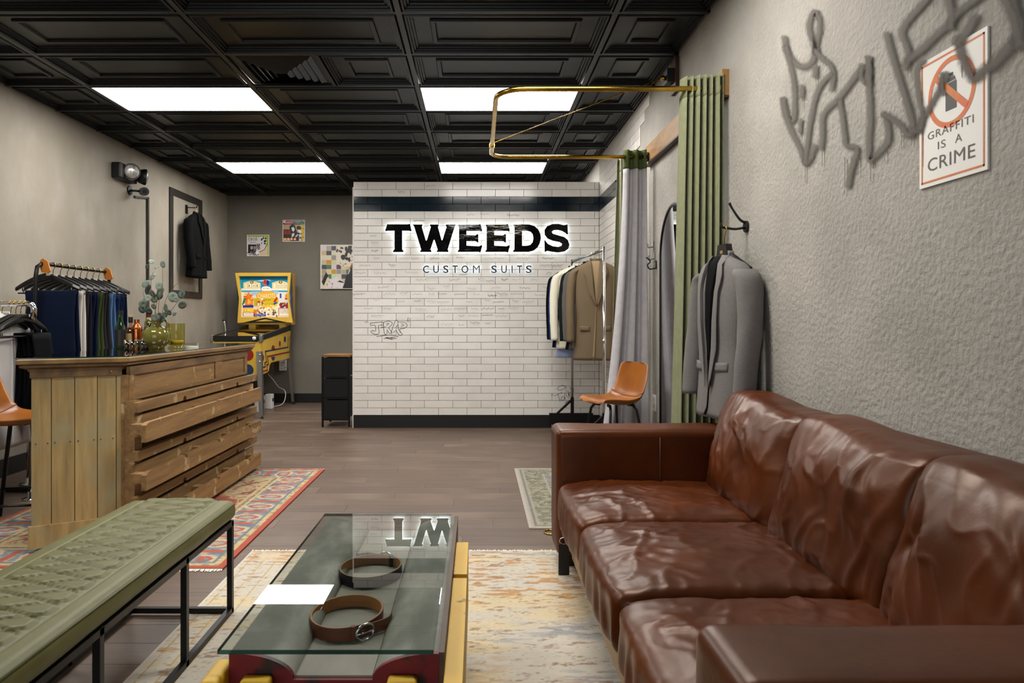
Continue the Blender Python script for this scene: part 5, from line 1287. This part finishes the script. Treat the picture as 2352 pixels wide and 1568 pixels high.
# ---------------------------------------------------------------- grass tuft by the curtain
gp = thing('grass_plant', 'thin green ornamental grass poking up behind the sofa arm', 'plant', (1.10, 3.46, 0))
MB().lathe([(.06, .001), (.075, .14), (.08, .15), (.068, .15), (.066, .135)], 20).build('pot', mat('pot_grey', '#4a4a48', .6), gp, True)
q = random.Random(9)
for k in range(36):
    a = q.uniform(0, 6.28); r0 = q.uniform(0, .04); l = q.uniform(.36, .60); bnd = q.uniform(.05, .20)
    p = [(r0 * cos(a) + cos(a) * bnd * u * u - .05 * u, r0 * sin(a) + sin(a) * bnd * u * u * .6, .13 + l * u * (1 - .15 * u)) for u in (0, .3, .6, .85, 1)]
    MB().tube(p, [.003, .003, .0025, .0018, .0006], 5, flat=.4).build('blade', mat('grass_green', '#6f8f3a', .5, rnd=.3), gp, True)
# ---------------------------------------------------------------- pinball machine
M_py = mat('pinball_yellow', '#dcb548', .42, c2='#d0a83c', nscale=4)
M_pb = mat('pinball_blue', '#1d3550', .45)
M_pr = mat('pinball_red', '#8e1f14', .45)
PBX0, PBX1, PBY0, PBY1 = -3.12, -2.545, 8.15, 9.44
pb = thing('pinball_machine', 'yellow pinball machine with lit chariot backglass in the corner', 'pinball machine', (-2.83, 8.8, 0))
SP = [(PBY0, .50), (8.40, .515), (8.46, .53), (8.50, .60), (8.56, .625), (PBY1, .635), (PBY1, 1.01), (PBY0, .905)]
MB().prism(SP, lambda u, v, d: (d, u, v), PBX0, PBX1).build('cabinet', M_py, pb, world=True)
MB().prism([(PBY0 - .004, .905), (PBY1, 1.0102), (PBY1, 1.075), (PBY0 - .004, .965)], lambda u, v, d: (d, u, v), PBX0 - .006, PBX0 + .028).build('side_rail', M_black, pb, world=True)
MB().prism([(PBY0 - .004, .905), (PBY1, 1.0102), (PBY1, 1.075), (PBY0 - .004, .965)], lambda u, v, d: (d, u, v), PBX1 - .028, PBX1 + .006).build('side_rail', M_black, pb, world=True)
MB().box(PBX0 + .03, PBX1 - .03, PBY0 - .006, PBY0 + .05, .895, .962).build('lockdown_bar', M_black, pb, world=True)
for x in (PBX0, PBX1): roundbox(MB(), (x, PBY0 + .01, .93), (.018, .03, .045), .008).build('corner_trim', M_steel, pb, True, world=True)
pf = Paint(0, 0, 1, 1, 40, 60, '#8a6a3c').spots(0, 0, 1, 1, 90, .06, ['#8a6a3c', '#b0803c', '#c9622a', '#d4b04a', '#5d4526', '#a98f6a', '#7d2a1c', '#d9c48c'])
pf.mesh(MB(), lambda u, v: (lerp(PBX0 + .03, PBX1 - .03, u), lerp(PBY0 + .05, PBY1 - .25, v), lerp(.942, 1.035, v))).build('playfield', mat('playfield_print', '#ffffff', .25, attr='Col'), pb, world=True, fix=False)
MB().add([(PBX0 + .03, PBY0 + .05, .962), (PBX1 - .03, PBY0 + .05, .962), (PBX1 - .03, PBY1 - .2, 1.058), (PBX0 + .03, PBY1 - .2, 1.058)], [(0, 1, 2, 3)]).build('playfield_glass', M_glass, pb, world=True)
c = Vector((PBX1 - .06, PBY0 - .06, .935)); MB().tube([c, c + Vector((0, .07, 0))], .006, 8).build('plunger_rod', M_chrome, pb, True, world=True)
MB().sphere(c, .022, 10).build('plunger_knob', M_paper, pb, True, world=True)
def bm_(px, py): d = -PBX1 * F / (CX - px); return (d, CAMZ - (py - CY) * d / F)
def s4(x, y): return bm_(580 + x / 8.25, 780 + y / 8.25)
def side(poly, m_, nm): MB().prism(poly, lambda u, v, d: (d, u, v), PBX1 + .0003, PBX1 + .0025).build(nm, m_, pb, world=True)
def sline(pts, w_, m_, nm):
    for a, b in zip(pts[:-1], pts[1:]):
        a_, b_ = Vector(s4(*a)), Vector(s4(*b)); tt = (b_ - a_).normalized() * w_ / 2; n2 = Vector((-tt.y, tt.x)); a_ -= tt; b_ += tt
        side([tuple(a_ - n2), tuple(b_ - n2), tuple(b_ + n2), tuple(a_ + n2)], m_, nm)
sline([(672, -40), (672, 140), (240, 222), (268, 418), (232, 440), (240, 512), (182, 528)], .018, M_pb, 'blue_stripe')
sline([(708, -60), (706, 228), (282, 318), (300, 465), (268, 478), (280, 575), (182, 603)], .02, M_pr, 'red_stripe')
def disc(cx, cy_, rx, ry, m_, half=0):
    A0, A1 = (0, 2 * PI) if not half else ((PI, 2 * PI) if half > 0 else (0, PI))
    side([s4(cx + rx * cos(a), cy_ + ry * sin(a)) for a in np.linspace(A0, A1, 22 if not half else 14)][:-1 if not half else None], m_, 'disc')
disc(390, 190, 34, 90, M_pr, 1); disc(390, 320, 34, 76, M_pb, -1); disc(198, 345, 18, 58, M_pr); disc(516, 75, 16, 54, M_pr); disc(612, -10, 20, 58, M_pb)
for i, z in enumerate((.80, .62)): MB().tube([((-2.7), PBY0 - .004, z - .06), (-2.7, PBY0 - .001, z - .06)], .07, 20).build('front_disc', M_pr if i == 0 else M_pb, pb, 40, world=True)
# legs: chrome angle, splayed
for x, y, s, sy in ((PBX0, PBY0, -1, -1), (PBX1, PBY0, 1, -1), (PBX0, PBY1 - .02, -1, 1), (PBX1, PBY1 - .02, 1, 1)):
    zt = .78 if sy < 0 else .80
    a = Vector((x + s * .002, y + sy * .006, zt)); b = Vector((x + s * .045, y + sy * .07, .03)); w_ = .055
    m = MB(); m.add([a + Vector((-s * w_, 0, 0)), a, a + Vector((0, -sy * w_, 0)), b + Vector((-s * w_ * .8, 0, 0)), b, b + Vector((0, -sy * w_ * .8, 0))], [(0, 1, 4, 3), (1, 2, 5, 4)])
    o = m.build('leg', M_steel, pb, world=True, fix=False); so = o.modifiers.new('thickness', 'SOLIDIFY'); so.thickness = .004
    MB().lathe([(.018, .0), (.02, .012), (.008, .016), (.008, .04)], 12, (b.x - s * .012, b.y - sy * .012, 0)).build('foot', M_black, pb, True, world=True)
    if sy < 0 and s > 0:
        for z in (.74, .66): MB().sphere((a.x - s * .01, a.y - .012 - (zt - z) * .085, z), .012, 8).build('leg_bolt', M_chrome, pb, True, world=True)
# backbox
BX0, BX1, BZ0, BZ1, BYF, BYB = -3.197, -2.476, 1.09, 1.776, 9.16, 9.42
bb = MB().box(BX0 + .03, BX1 - .0, BYF + .045, BYB, BZ0, BZ1).build('backbox', M_py, pb, world=True)
for k, (z0, z1) in enumerate(((1.70, 1.50), (1.58, 1.35), (1.42, 1.12))):
    MB().add([(BX1 + .0012, BYF + .07, z0), (BX1 + .0012, BYF + .07, z0 - .025), (BX1 + .0012, BYF + .16 + .03 * k, z1), (BX1 + .0012, BYF + .16 + .03 * k, z1 + .025)], [(0, 1, 2, 3)]).build('side_stripe', M_pr if k else M_black, bb, world=True)
for y in (.185, .225): MB().box(BX1 + .0004, BX1 + .0012, BYF + y, BYF + y + .012, BZ0 + .01, BZ1 - .01).build('side_stripe', M_pr, bb, world=True)
def b8(x, y): p = at(530 + x / 9.224, 610 + y / 9.224, BYF); return p[0], p[2]
MB().prism([b8(*p) for p in ((110, 160), (1280, 160), (1310, 1200), (150, 1205))], lambda u, v, d: (u, d, v), BYF + .02, BYF + .0449).build('frame_backing_board', M_pb, pb, world=True)  # flat blue-painted board behind the waisted frame and lower triangle
# frame: waisted yellow surround in pieces round the glass
fo = [(105, 155), (1282, 152), (1238, 690), (1315, 1205), (1200, 1200), (735, 1100), (270, 1205), (152, 1210), (185, 690)]
fi = [(178, 222), (1218, 222), (1205, 690), (1245, 1085), (1150, 1086), (735, 1088), (330, 1086), (215, 1085), (222, 690)]
m = MB(); n_ = len(fo)
vv = [(b8(*p)[0], BYF - .02, b8(*p)[1]) for p in fo] + [(b8(*p)[0], BYF - .02, b8(*p)[1]) for p in fi] + [(b8(*p)[0], BYF + .019, b8(*p)[1]) for p in fi] + [(b8(*p)[0], BYF + .019, b8(*p)[1]) for p in fo]
m.add(vv, [(k * n_ + i, k * n_ + (i + 1) % n_, (k + 1) % 4 * n_ + (i + 1) % n_, (k + 1) % 4 * n_ + i) for k in range(4) for i in range(n_)])
m.build('frame', M_py, pb, world=True)
MB().prism([b8(*p) for p in ((520, 1180), (735, 1125), (950, 1175))], lambda u, v, d: (u, d, v), BYF - .002, BYF + .0199).build('lower_triangle', M_py, pb, world=True)
art = Paint(175, 220, 1248, 1090, 150, 122, '#d8d2c0')
art.rect(175, 220, 1248, 300, '#0d5a70').rect(175, 300, 1248, 520, '#1787a5').poly([(500, 320), (760, 290), (860, 310), (700, 335)], '#a9cdd2').rect(215, 520, 1240, 590, '#2b95ad')
art.rect(215, 480, 630, 525, '#e2dccb').rect(640, 480, 870, 530, '#e6e2d6').rect(860, 480, 1240, 525, '#e2dccb')
for x0, x1 in ((255, 620), (865, 1230)):
    art.poly([(x0, 360), ((x0 + x1) / 2, 310), (x1, 365), (x1, 480), (x0, 480)], '#dcc890').ell((x0 + x1) / 2, 345, 38, 32, '#4a4024').ell((x0 + x1) / 2, 345, 20, 18, '#d8c070')
    art.rect(x0 + 35, 380, x0 + 75, 470, '#e6e3c4')
    for k in range(3): art.rect(x0 + 115 + k * 85, 390, x0 + 160 + k * 85, 455, '#f3efe2')
art.ell(735, 355, 62, 66, '#c94a2a').ell(775, 360, 32, 56, '#1d2f78').ell(712, 340, 26, 40, '#b0261c').ell(740, 480, 100, 42, '#f3f0e6')
art.rect(215, 560, 420, 700, '#d9d4c3').rect(960, 560, 1240, 720, '#dcd8ca').rect(420, 545, 620, 620, '#9cbccb').rect(880, 540, 1000, 600, '#9cbccb')
art.ell(745, 640, 220, 110, '#e0a23a').rect(480, 690, 1000, 860, '#c3a51a').ell(740, 745, 180, 60, '#d0b021')
art.poly([(300, 700), (330, 590), (410, 600), (470, 690), (460, 820), (380, 890), (290, 840)], '#e0742a').spots(280, 590, 470, 850, 26, 34, ['#e0742a', '#f0b53a', '#d9522a', '#f7d77a', '#e8942e']).poly([(225, 830), (265, 690), (315, 680), (290, 780), (240, 840)], '#1f7a3c').poly([(245, 840), (470, 830), (470, 890), (245, 890)], '#1c2f86')
art.spots(540, 700, 700, 980, 24, 34, ['#c8752a', '#e0c08c', '#8c4a22', '#e3dac6']).spots(640, 830, 1000, 930, 26, 40, ['#efe0a8', '#f6e9bf', '#e8b83a', '#f4d98a']).spots(600, 930, 1000, 1075, 46, 28, ['#efe9dc', '#f6f1e6', '#8c6a4a', '#e8d2a8', '#5c4430'])
art.poly([(890, 760), (970, 655), (990, 690), (930, 780)], '#b3261c').poly([(890, 800), (960, 760), (980, 790), (910, 835)], '#22459a').poly([(960, 860), (1010, 800), (1030, 860), (980, 910)], '#f0e2b0')
art.rect(1030, 590, 1065, 690, '#24409a').poly([(1140, 700), (1150, 600), (1225, 580), (1228, 715)], '#d98a2a').rect(1140, 690, 1230, 716, '#a8241c').spots(1030, 790, 1235, 890, 30, 30, ['#8e1f1c', '#b02a24', '#27307a', '#3a2050'])
art.rect(480, 930, 545, 1085, '#d9781f').rect(485, 1020, 735, 1070, '#1c2f86').rect(500, 1030, 720, 1060, '#253c9a')
art.rect(245, 895, 480, 985, '#e8b028').ell(330, 940, 40, 34, '#f5dc7a').ell(420, 940, 50, 34, '#f7c93a').rect(245, 985, 485, 1070, '#8e2a22').rect(255, 995, 475, 1062, '#ece4d6').rect(1000, 895, 1245, 1065, '#b8542a').rect(1012, 908, 1235, 1055, '#eae0c8')
M_bg = mat('backglass_print', '#ffffff', .2, attr='Col', emit=.16)
g0, g1 = b8(175, 1090), b8(1248, 220)
art.mesh(MB(), lambda u, v: (lerp(g0[0], g1[0], u), BYF + .0186, lerp(g0[1], g1[1], v))).build('backglass', M_bg, pb, world=True, fix=False)
def bt(u, v): p = b8(u, v); return (p[0], BYF + .0178, p[1])
m = MB(); text_flat(m, 'CHARIOTS', bt, 565, 930, 685, 590); m.build('title_lettering', mat('backglass_cream', '#f6dfa0', .4, emit=.25), pb, world=True)
m = MB(); text_flat(m, '2 PLAYER', bt, 685, 840, 735, 708); text_flat(m, "GOTTLIEB'S", bt, 670, 810, 495, 468); text_flat(m, '2', bt, 310, 345, 965, 915)
for k, ch in enumerate('141'): text_flat(m, ch, bt, 255 + 122 + k * 85, 255 + 152 + k * 85 - (14 if ch == '1' else 0), 448, 398)
for k, ch in enumerate('000'): text_flat(m, ch, bt, 865 + 122 + k * 85, 865 + 152 + k * 85, 448, 398)
text_flat(m, "IT'S MORE FUN", bt, 1025, 1222, 945, 920); text_flat(m, 'TO COMPETE', bt, 1025, 1205, 980, 955); text_flat(m, 'A GAME OF SKILL', bt, 1025, 1222, 1010, 990)
m.build('lettering', mat('backglass_ink', '#2a1c14', .5), pb, world=True)
m = MB(); text_flat(m, 'CAN PLAY', bt, 270, 465, 1030, 1003); text_flat(m, 'AT THE SAME TIME', bt, 265, 468, 1055, 1040); m.build('lettering', M_pr, pb, world=True)
m = MB(); text_flat(m, 'BALL IN PLAY', bt, 510, 715, 1056, 1034); m.build('lettering', M_paper, pb, world=True)
for x0, x1 in ((350, 495), (1000, 1140)):
    a, b = b8(x0, 1300), b8(x1, 1205); MB().box(a[0], b[0], BYF + .06, BYF + .2, 1.045, 1.0899).build('neck_block', M_py, pb, world=True)
# chrome lever by the cabinet
lv = thing('chrome_lever', 'slim chrome lever standing left of the pinball machine', 'lever', (-3.22, 8.9, 0))
MB().tube([(-3.20, 8.82, .01), (-3.20, 8.82, .9), (-3.215, 8.82, 1.10), (-3.225, 8.82, 1.13)], .011, 10, sub=4).build('rod', M_chrome, lv, True, world=True)
MB().sphere((-3.225, 8.82, 1.145), .017, 10).build('knob', M_black, lv, True, world=True)
# power strip, cable and two small boxes beneath
pw = thing('power_adapter', 'white plug-in power adapter on the wall under the pinball machine', 'power adapter', (-2.66, YB - .02, .44))
roundbox(MB(), (-2.70, YB - .03, .53), (.05, .028, .085), .015).build('body', M_paper, pw, True, world=True)
for z in (.48, .52, .56): MB().box(-2.72, -2.68, YB - .0595, YB - .0581, z - .008, z + .008).build('outlet', mat('socket_grey', '#bdbab4', .5), pw, world=True)
o = MB().tube([(-2.66, YB - .06, .50), (-2.58, YB - .10, .50), (-2.56, YB - .12, .56), (-2.60, YB - .10, .62), (-2.68, YB - .09, .58)], .006, 8, sub=6).build('loop_cable', mat('cable_white', '#c9c6c0', .5), None, True, loc=(-2.66, YB - .06, .50)); tag(o, 'white cable looping from the wall power adapter', 'cable')
o = MB().tube([(-2.84, 9.4, .42), (-2.78, 9.45, .33), (-2.70, 9.42, .24), (-2.60, 9.35, .20), (-2.57, 9.28, .12), (-2.60, 9.22, .03), (-2.72, 9.1, .007), (-2.84, 9.0, .006)], .006, 8, sub=6).build('floor_cable', mat('cable_white', '#c9c6c0', .5), None, True, loc=(-2.6, 9.22, .006)); tag(o, 'white cable hanging to the floor below the pinball machine', 'cable')
for (x, y, sx, sy, sz, lab) in ((-2.74, 8.72, .10, .10, .20, 'small white box on the floor under the pinball machine, nearer'), (-2.70, 9.0, .09, .10, .19, 'small white box with dark vent under the pinball machine')):
    t = thing('white_box', lab, 'box', (x, y, 0)); roundbox(MB(), (0, 0, sz / 2 + .0005), (sx / 2, sy / 2, sz / 2), .008).build('body', M_paper, t, True)
    MB().box(sx / 2 + .0002, sx / 2 + .002, -.03, .03, sz * .5, sz * .72).build('vent', M_black, t)

# ---------------------------------------------------------------- fabric drawer unit
dr = thing('drawer_unit', 'black fabric drawer unit with wooden top beside the tiled wall', 'drawers', (-1.52, 7.66, 0))
MB().box(-1.675, -1.37, 7.45, 7.86, .752, .772).build('top', mat('rustic_top', '#8a6233', .5, c2='#6d4a25', nscale=5, nstretch=(1, 4, 1)), dr, world=True)
for x in (-1.665, -1.38):
    for y in (7.46, 7.85): MB().box(x - .01, x + .01, y - .01, y + .01, .0, .752).build('post', M_blackm, dr, world=True)
for k, z in enumerate((.07, .30, .525)):
    MB().box(-1.665, -1.38, 7.452, 7.468, z, z + .018).build('rail', M_blackm, dr, world=True)
    o = MB().box(-1.652, -1.393, 7.458, 7.84, z + .02, z + .215).build('drawer', mat('black_fabric', '#0d0d0e', .9, bump=(300, .3, .001)), dr, world=True)
    MB().box(-1.3925, -1.3905, 7.50, 7.80, z + .03, z + .2).build('side_panel', mat('black_fabric', '#0d0d0e'), o, world=True)

# ---------------------------------------------------------------- things on the counter
CT = .9648
M_vase = mat('olive_glaze', '#6a6528', .12, c2='#5f5a20', nscale=5, coat=.5)
vx, vy = -2.045, 4.42
vs_ = thing('vase', 'olive green glazed two-handled vase on the counter', 'vase', (vx, vy, CT))
prof_v = [(.045, .0), (.05, .004), (.048, .012), (.062, .025), (.078, .05), (.0835, .08), (.078, .11), (.06, .132), (.036, .142), (.030, .155), (.029, .175), (.033, .186), (.033, .188), (.027, .187), (.025, .165)]
MB().lathe(prof_v, 36).build('body', M_vase, vs_, True)
for s in (-1, 1): MB().tube([(s * .03, 0, .175), (s * .05, 0, .183), (s * .066, 0, .17), (s * .068, 0, .15), (s * .058, 0, .128)], .008, 10, sub=5).build('handle', M_vase, vs_, True)
eu = thing('eucalyptus_bunch', 'grey-green eucalyptus branches standing in the olive vase', 'plant', (vx, vy, CT + .17))
M_leaf = mat('eucalyptus_leaf', '#6d7a6d', .55, rnd=.22); M_leafd = mat('eucalyptus_leaf_dark', '#47564d', .5, rnd=.2); M_stem = mat('stem_brown', '#6a5238', .7)
def cp(x, y, dd=0): p = at(x / 3.564, 560 + y / 3.564, vy + dd); return Vector((p[0] - vx, p[1] - vy, p[2] - CT - .17))
base = Vector((0, 0, -.10))
STEMS = [[(1285, 640), (1260, 480), (1235, 330), (1255, 230)], [(1295, 640), (1300, 480), (1330, 340), (1330, 180)], [(1305, 640), (1340, 520), (1370, 430), (1450, 320)], [(1310, 640), (1390, 560), (1450, 480), (1510, 430)], [(1280, 640), (1220, 540), (1180, 440), (1170, 360)], [(1290, 640), (1270, 560), (1300, 420), (1330, 350)]]
for k, s in enumerate(STEMS): MB().tube([base] + [cp(x, y, .03 * (k - 2.5) * (1 - i * 0)) * 1.0 for i, (x, y) in enumerate(s)], [.0025, .0022, .0018, .0015, .001], 6, sub=4).build('stem', M_stem, eu, True)
LV = [(1240, 145, 24, .3), (1335, 165, 30, 1), (1205, 185, 20, .1), (1290, 190, 26, .3), (1252, 268, 36, .9), (1195, 325, 38, .9), (1215, 370, 42, .8), (1318, 392, 46, .9), (1250, 405, 36, .5), (1415, 432, 42, .95), (1487, 410, 36, .9), (1175, 492, 40, .9), (1262, 452, 30, .8), (1302, 345, 32, .9), (1165, 532, 34, .8), (1220, 548, 32, .7), (1360, 522, 34, .8), (1492, 497, 36, .5), (1300, 602, 44, .9), (1352, 575, 26, .6), (1430, 572, 20, .5), (1385, 560, 24, .4), (1300, 425, 38, .4), (1210, 440, 30, .9), (1270, 600, 36, .8), (1330, 610, 34, .8), (1190, 470, 30, .6), (1440, 450, 26, .8), (1260, 510, 26, .9)]
q = random.Random(14)
for i, (x, y, r_, face) in enumerate(LV):
    c_ = cp(x, y, q.uniform(-.06, .06)); rad = r_ / 3.564 * 4.42 / F
    nrm_ = Vector((q.uniform(-.7, .7), -face - .05, q.uniform(-.5, .9))).normalized(); u_ = nrm_.cross(Vector((0, 0, 1))).normalized(); w_ = u_.cross(nrm_)
    m = MB(); n2 = 14
    ri = [[c_ + (u_ * cos(2 * PI * k / n2) * .9 + w_ * sin(2 * PI * k / n2) * (1.08 if sin(2 * PI * k / n2) < 0 else .95)) * rad * f + nrm_ * (.18 * rad * f * f * cos(2 * PI * k / n2) ** 2 - .0004) for k in range(n2)] for f in (.02, .55, 1.0)]
    m.loft(ri, cap=False); o = m.build('leaf', M_leafd if y > 540 or i % 4 == 2 else M_leaf, eu, True, fix=False); so = o.modifiers.new('thickness', 'SOLIDIFY'); so.thickness = .0008
# ribbed glass
M_clear = bpy.data.materials.new('tumbler_glass'); M_clear.use_nodes = True; M_clear.node_tree.nodes.clear(); thin_glass(M_clear.node_tree, (.88, .88, .80, 1))
M_amberg = bpy.data.materials.new('yellow_ribbed_glass'); M_amberg.use_nodes = True; M_amberg.node_tree.nodes.clear(); thin_glass(M_amberg.node_tree, (.80, .78, .42, 1))
gl_ = thing('ribbed_glass', 'yellow-tinted ribbed glass hurricane beside the vase', 'glass vase', (-1.96, 4.52, CT))
m = MB(); n2 = 72; 
def ribr(r, k): return r * (1 + .05 * (1 if (k // 3) % 2 else -1))
m.loft([[(ribr(r, k) * cos(2 * PI * k / n2), ribr(r, k) * sin(2 * PI * k / n2), z) for k in range(n2)] for r, z in ((.046, .022), (.048, .03), (.048, .16), (.047, .161))], cap=False); m.build('body', M_amberg, gl_, 30)
MB().lathe([(.052, .001), (.055, .006), (.042, .014), (.038, .022), (.02, .022)], 28).build('base', M_amberg, gl_, True)
MB().lathe([(.04, .024), (.043, .04), (.043, .05)], 24).build('candle_wax', mat('yellow_wax', '#b9a020', .3), gl_, True)
def bottle(name, lab, cat, loc, prof_, m_, extra=()):
    t = thing(name, lab, cat, loc); MB().lathe(prof_, 24).build('body', m_, t, 50)
    for nm, pr, mm in extra: MB().lathe(pr, 24, cap=True).build(nm, mm, t, 50)
    return t
M_amb = mat('whiskey_amber', '#4a1a06', .06, coat=.6); M_cop = mat('copper', '#b9673c', .22, metal=1, bump=(60, .3, .003)); M_grn = mat('bottle_green', '#0c2a16', .06, coat=.6)
M_lab = mat('cream_label', '#c9b878', .6); M_neck = mat('clear_neck', '#a58d6c', .05, coat=.5)
by = 4.6
def bxp(px): return (px - CX) * by / F
bottle('whiskey_bottle', 'amber whiskey bottle with cream label on the counter', 'bottle', (bxp(300), by, CT), [(.033, .0), (.036, .004), (.036, .095), (.030, .118), (.016, .134)], M_amb,
       (('neck', [(.016, .134), (.0115, .145), (.0105, .165)], M_neck), ('label', [(.0366, .03), (.0366, .095)], M_lab), ('red_band', [(.0368, .03), (.0368, .044)], mat('label_red', '#b03018', .5)), ('neck_seal', [(.0135, .165), (.0145, .17), (.0145, .2), (.0135, .203)], M_black), ('stopper', [(.0145, .203), (.0145, .214), (.012, .215)], mat('cork_cap', '#c9a56c', .6))))
bottle('cocktail_shaker', 'hammered copper cocktail shaker among the bottles', 'shaker', (bxp(319.5), by - .03, CT), [(.028, .0), (.031, .06), (.034, .12), (.033, .135), (.017, .155), (.0165, .175), (.0165, .185)], M_cop, (('cap', [(.0168, .165), (.0168, .186), (.014, .187)], M_cop),))
bottle('green_bottle', 'green bottle with red neck foil and cream label behind the vase', 'bottle', (bxp(337), by + .03, CT), [(.034, .0), (.036, .005), (.036, .11), (.026, .14), (.013, .165), (.0125, .20)], M_grn, (('label', [(.0366, .03), (.0366, .11)], M_lab), ('neck_label', [(.0145, .165), (.0137, .2)], M_lab), ('neck_foil', [(.0142, .2), (.0145, .235), (.0125, .236)], mat('foil_red', '#5e1013', .4)), ('spout', [(.008, .236), (.006, .27)], M_black)))
bottle('dark_bottle', 'dark green-black bottle half hidden behind the navy trousers', 'bottle', ((276 - CX) * 4.5 / F, 4.5, CT), [(.03, .0), (.032, .005), (.032, .13), (.022, .16), (.016, .18), (.015, .23)], M_grn, (('label', [(.0324, .015), (.0324, .12)], mat('black_label', '#14120f', .5)), ('cap', [(.017, .215), (.017, .245)], M_black)))
for k, (px, d_) in enumerate(((292, 4.42), (305, 4.36), (317, 4.42), (328, 4.36))):
    t = thing('shot_glass', ['clear shot glass in front of the whiskey bottle, leftmost', 'clear shot glass second from left below the whiskey label', 'clear shot glass in front of the copper shaker', 'clear shot glass next to the black bowl'][k], 'glass', ((px - CX) * d_ / F, d_, CT), 0, 'shot glasses on the counter')
    MB().lathe([(.018, .0), (.020, .004), (.024, .055), (.0225, .055), (.0185, .012), (.002, .01)], 20, cap=True).build('bowl', M_clear, t, True)
bw = thing('black_bowl', 'small black bowl with pale rim beside the vase', 'bowl', (-2.155, 4.53, CT))
MB().lathe([(.03, .0), (.045, .008), (.062, .03), (.068, .05), (.064, .05), (.056, .03), (.03, .01)], 30).build('body', M_black, bw, True)
MB().tube([(.066 * cos(a), .066 * sin(a), .0505) for a in np.linspace(0, 2 * PI, 33)], .002, 6).build('rim', mat('pale_rim', '#b9b2a6', .4), bw, True)
wt = thing('card_stack', 'small white and clear stack of cards beside the ribbed glass', 'cards', (-1.90, 4.60, CT), .1)
MB().box(-.04, .04, -.03, .03, .0, .012).build('cards', M_paper, wt)
MB().box(-.045, .045, -.03, .03, .0125, .032).build('clear_box', M_clear, wt)
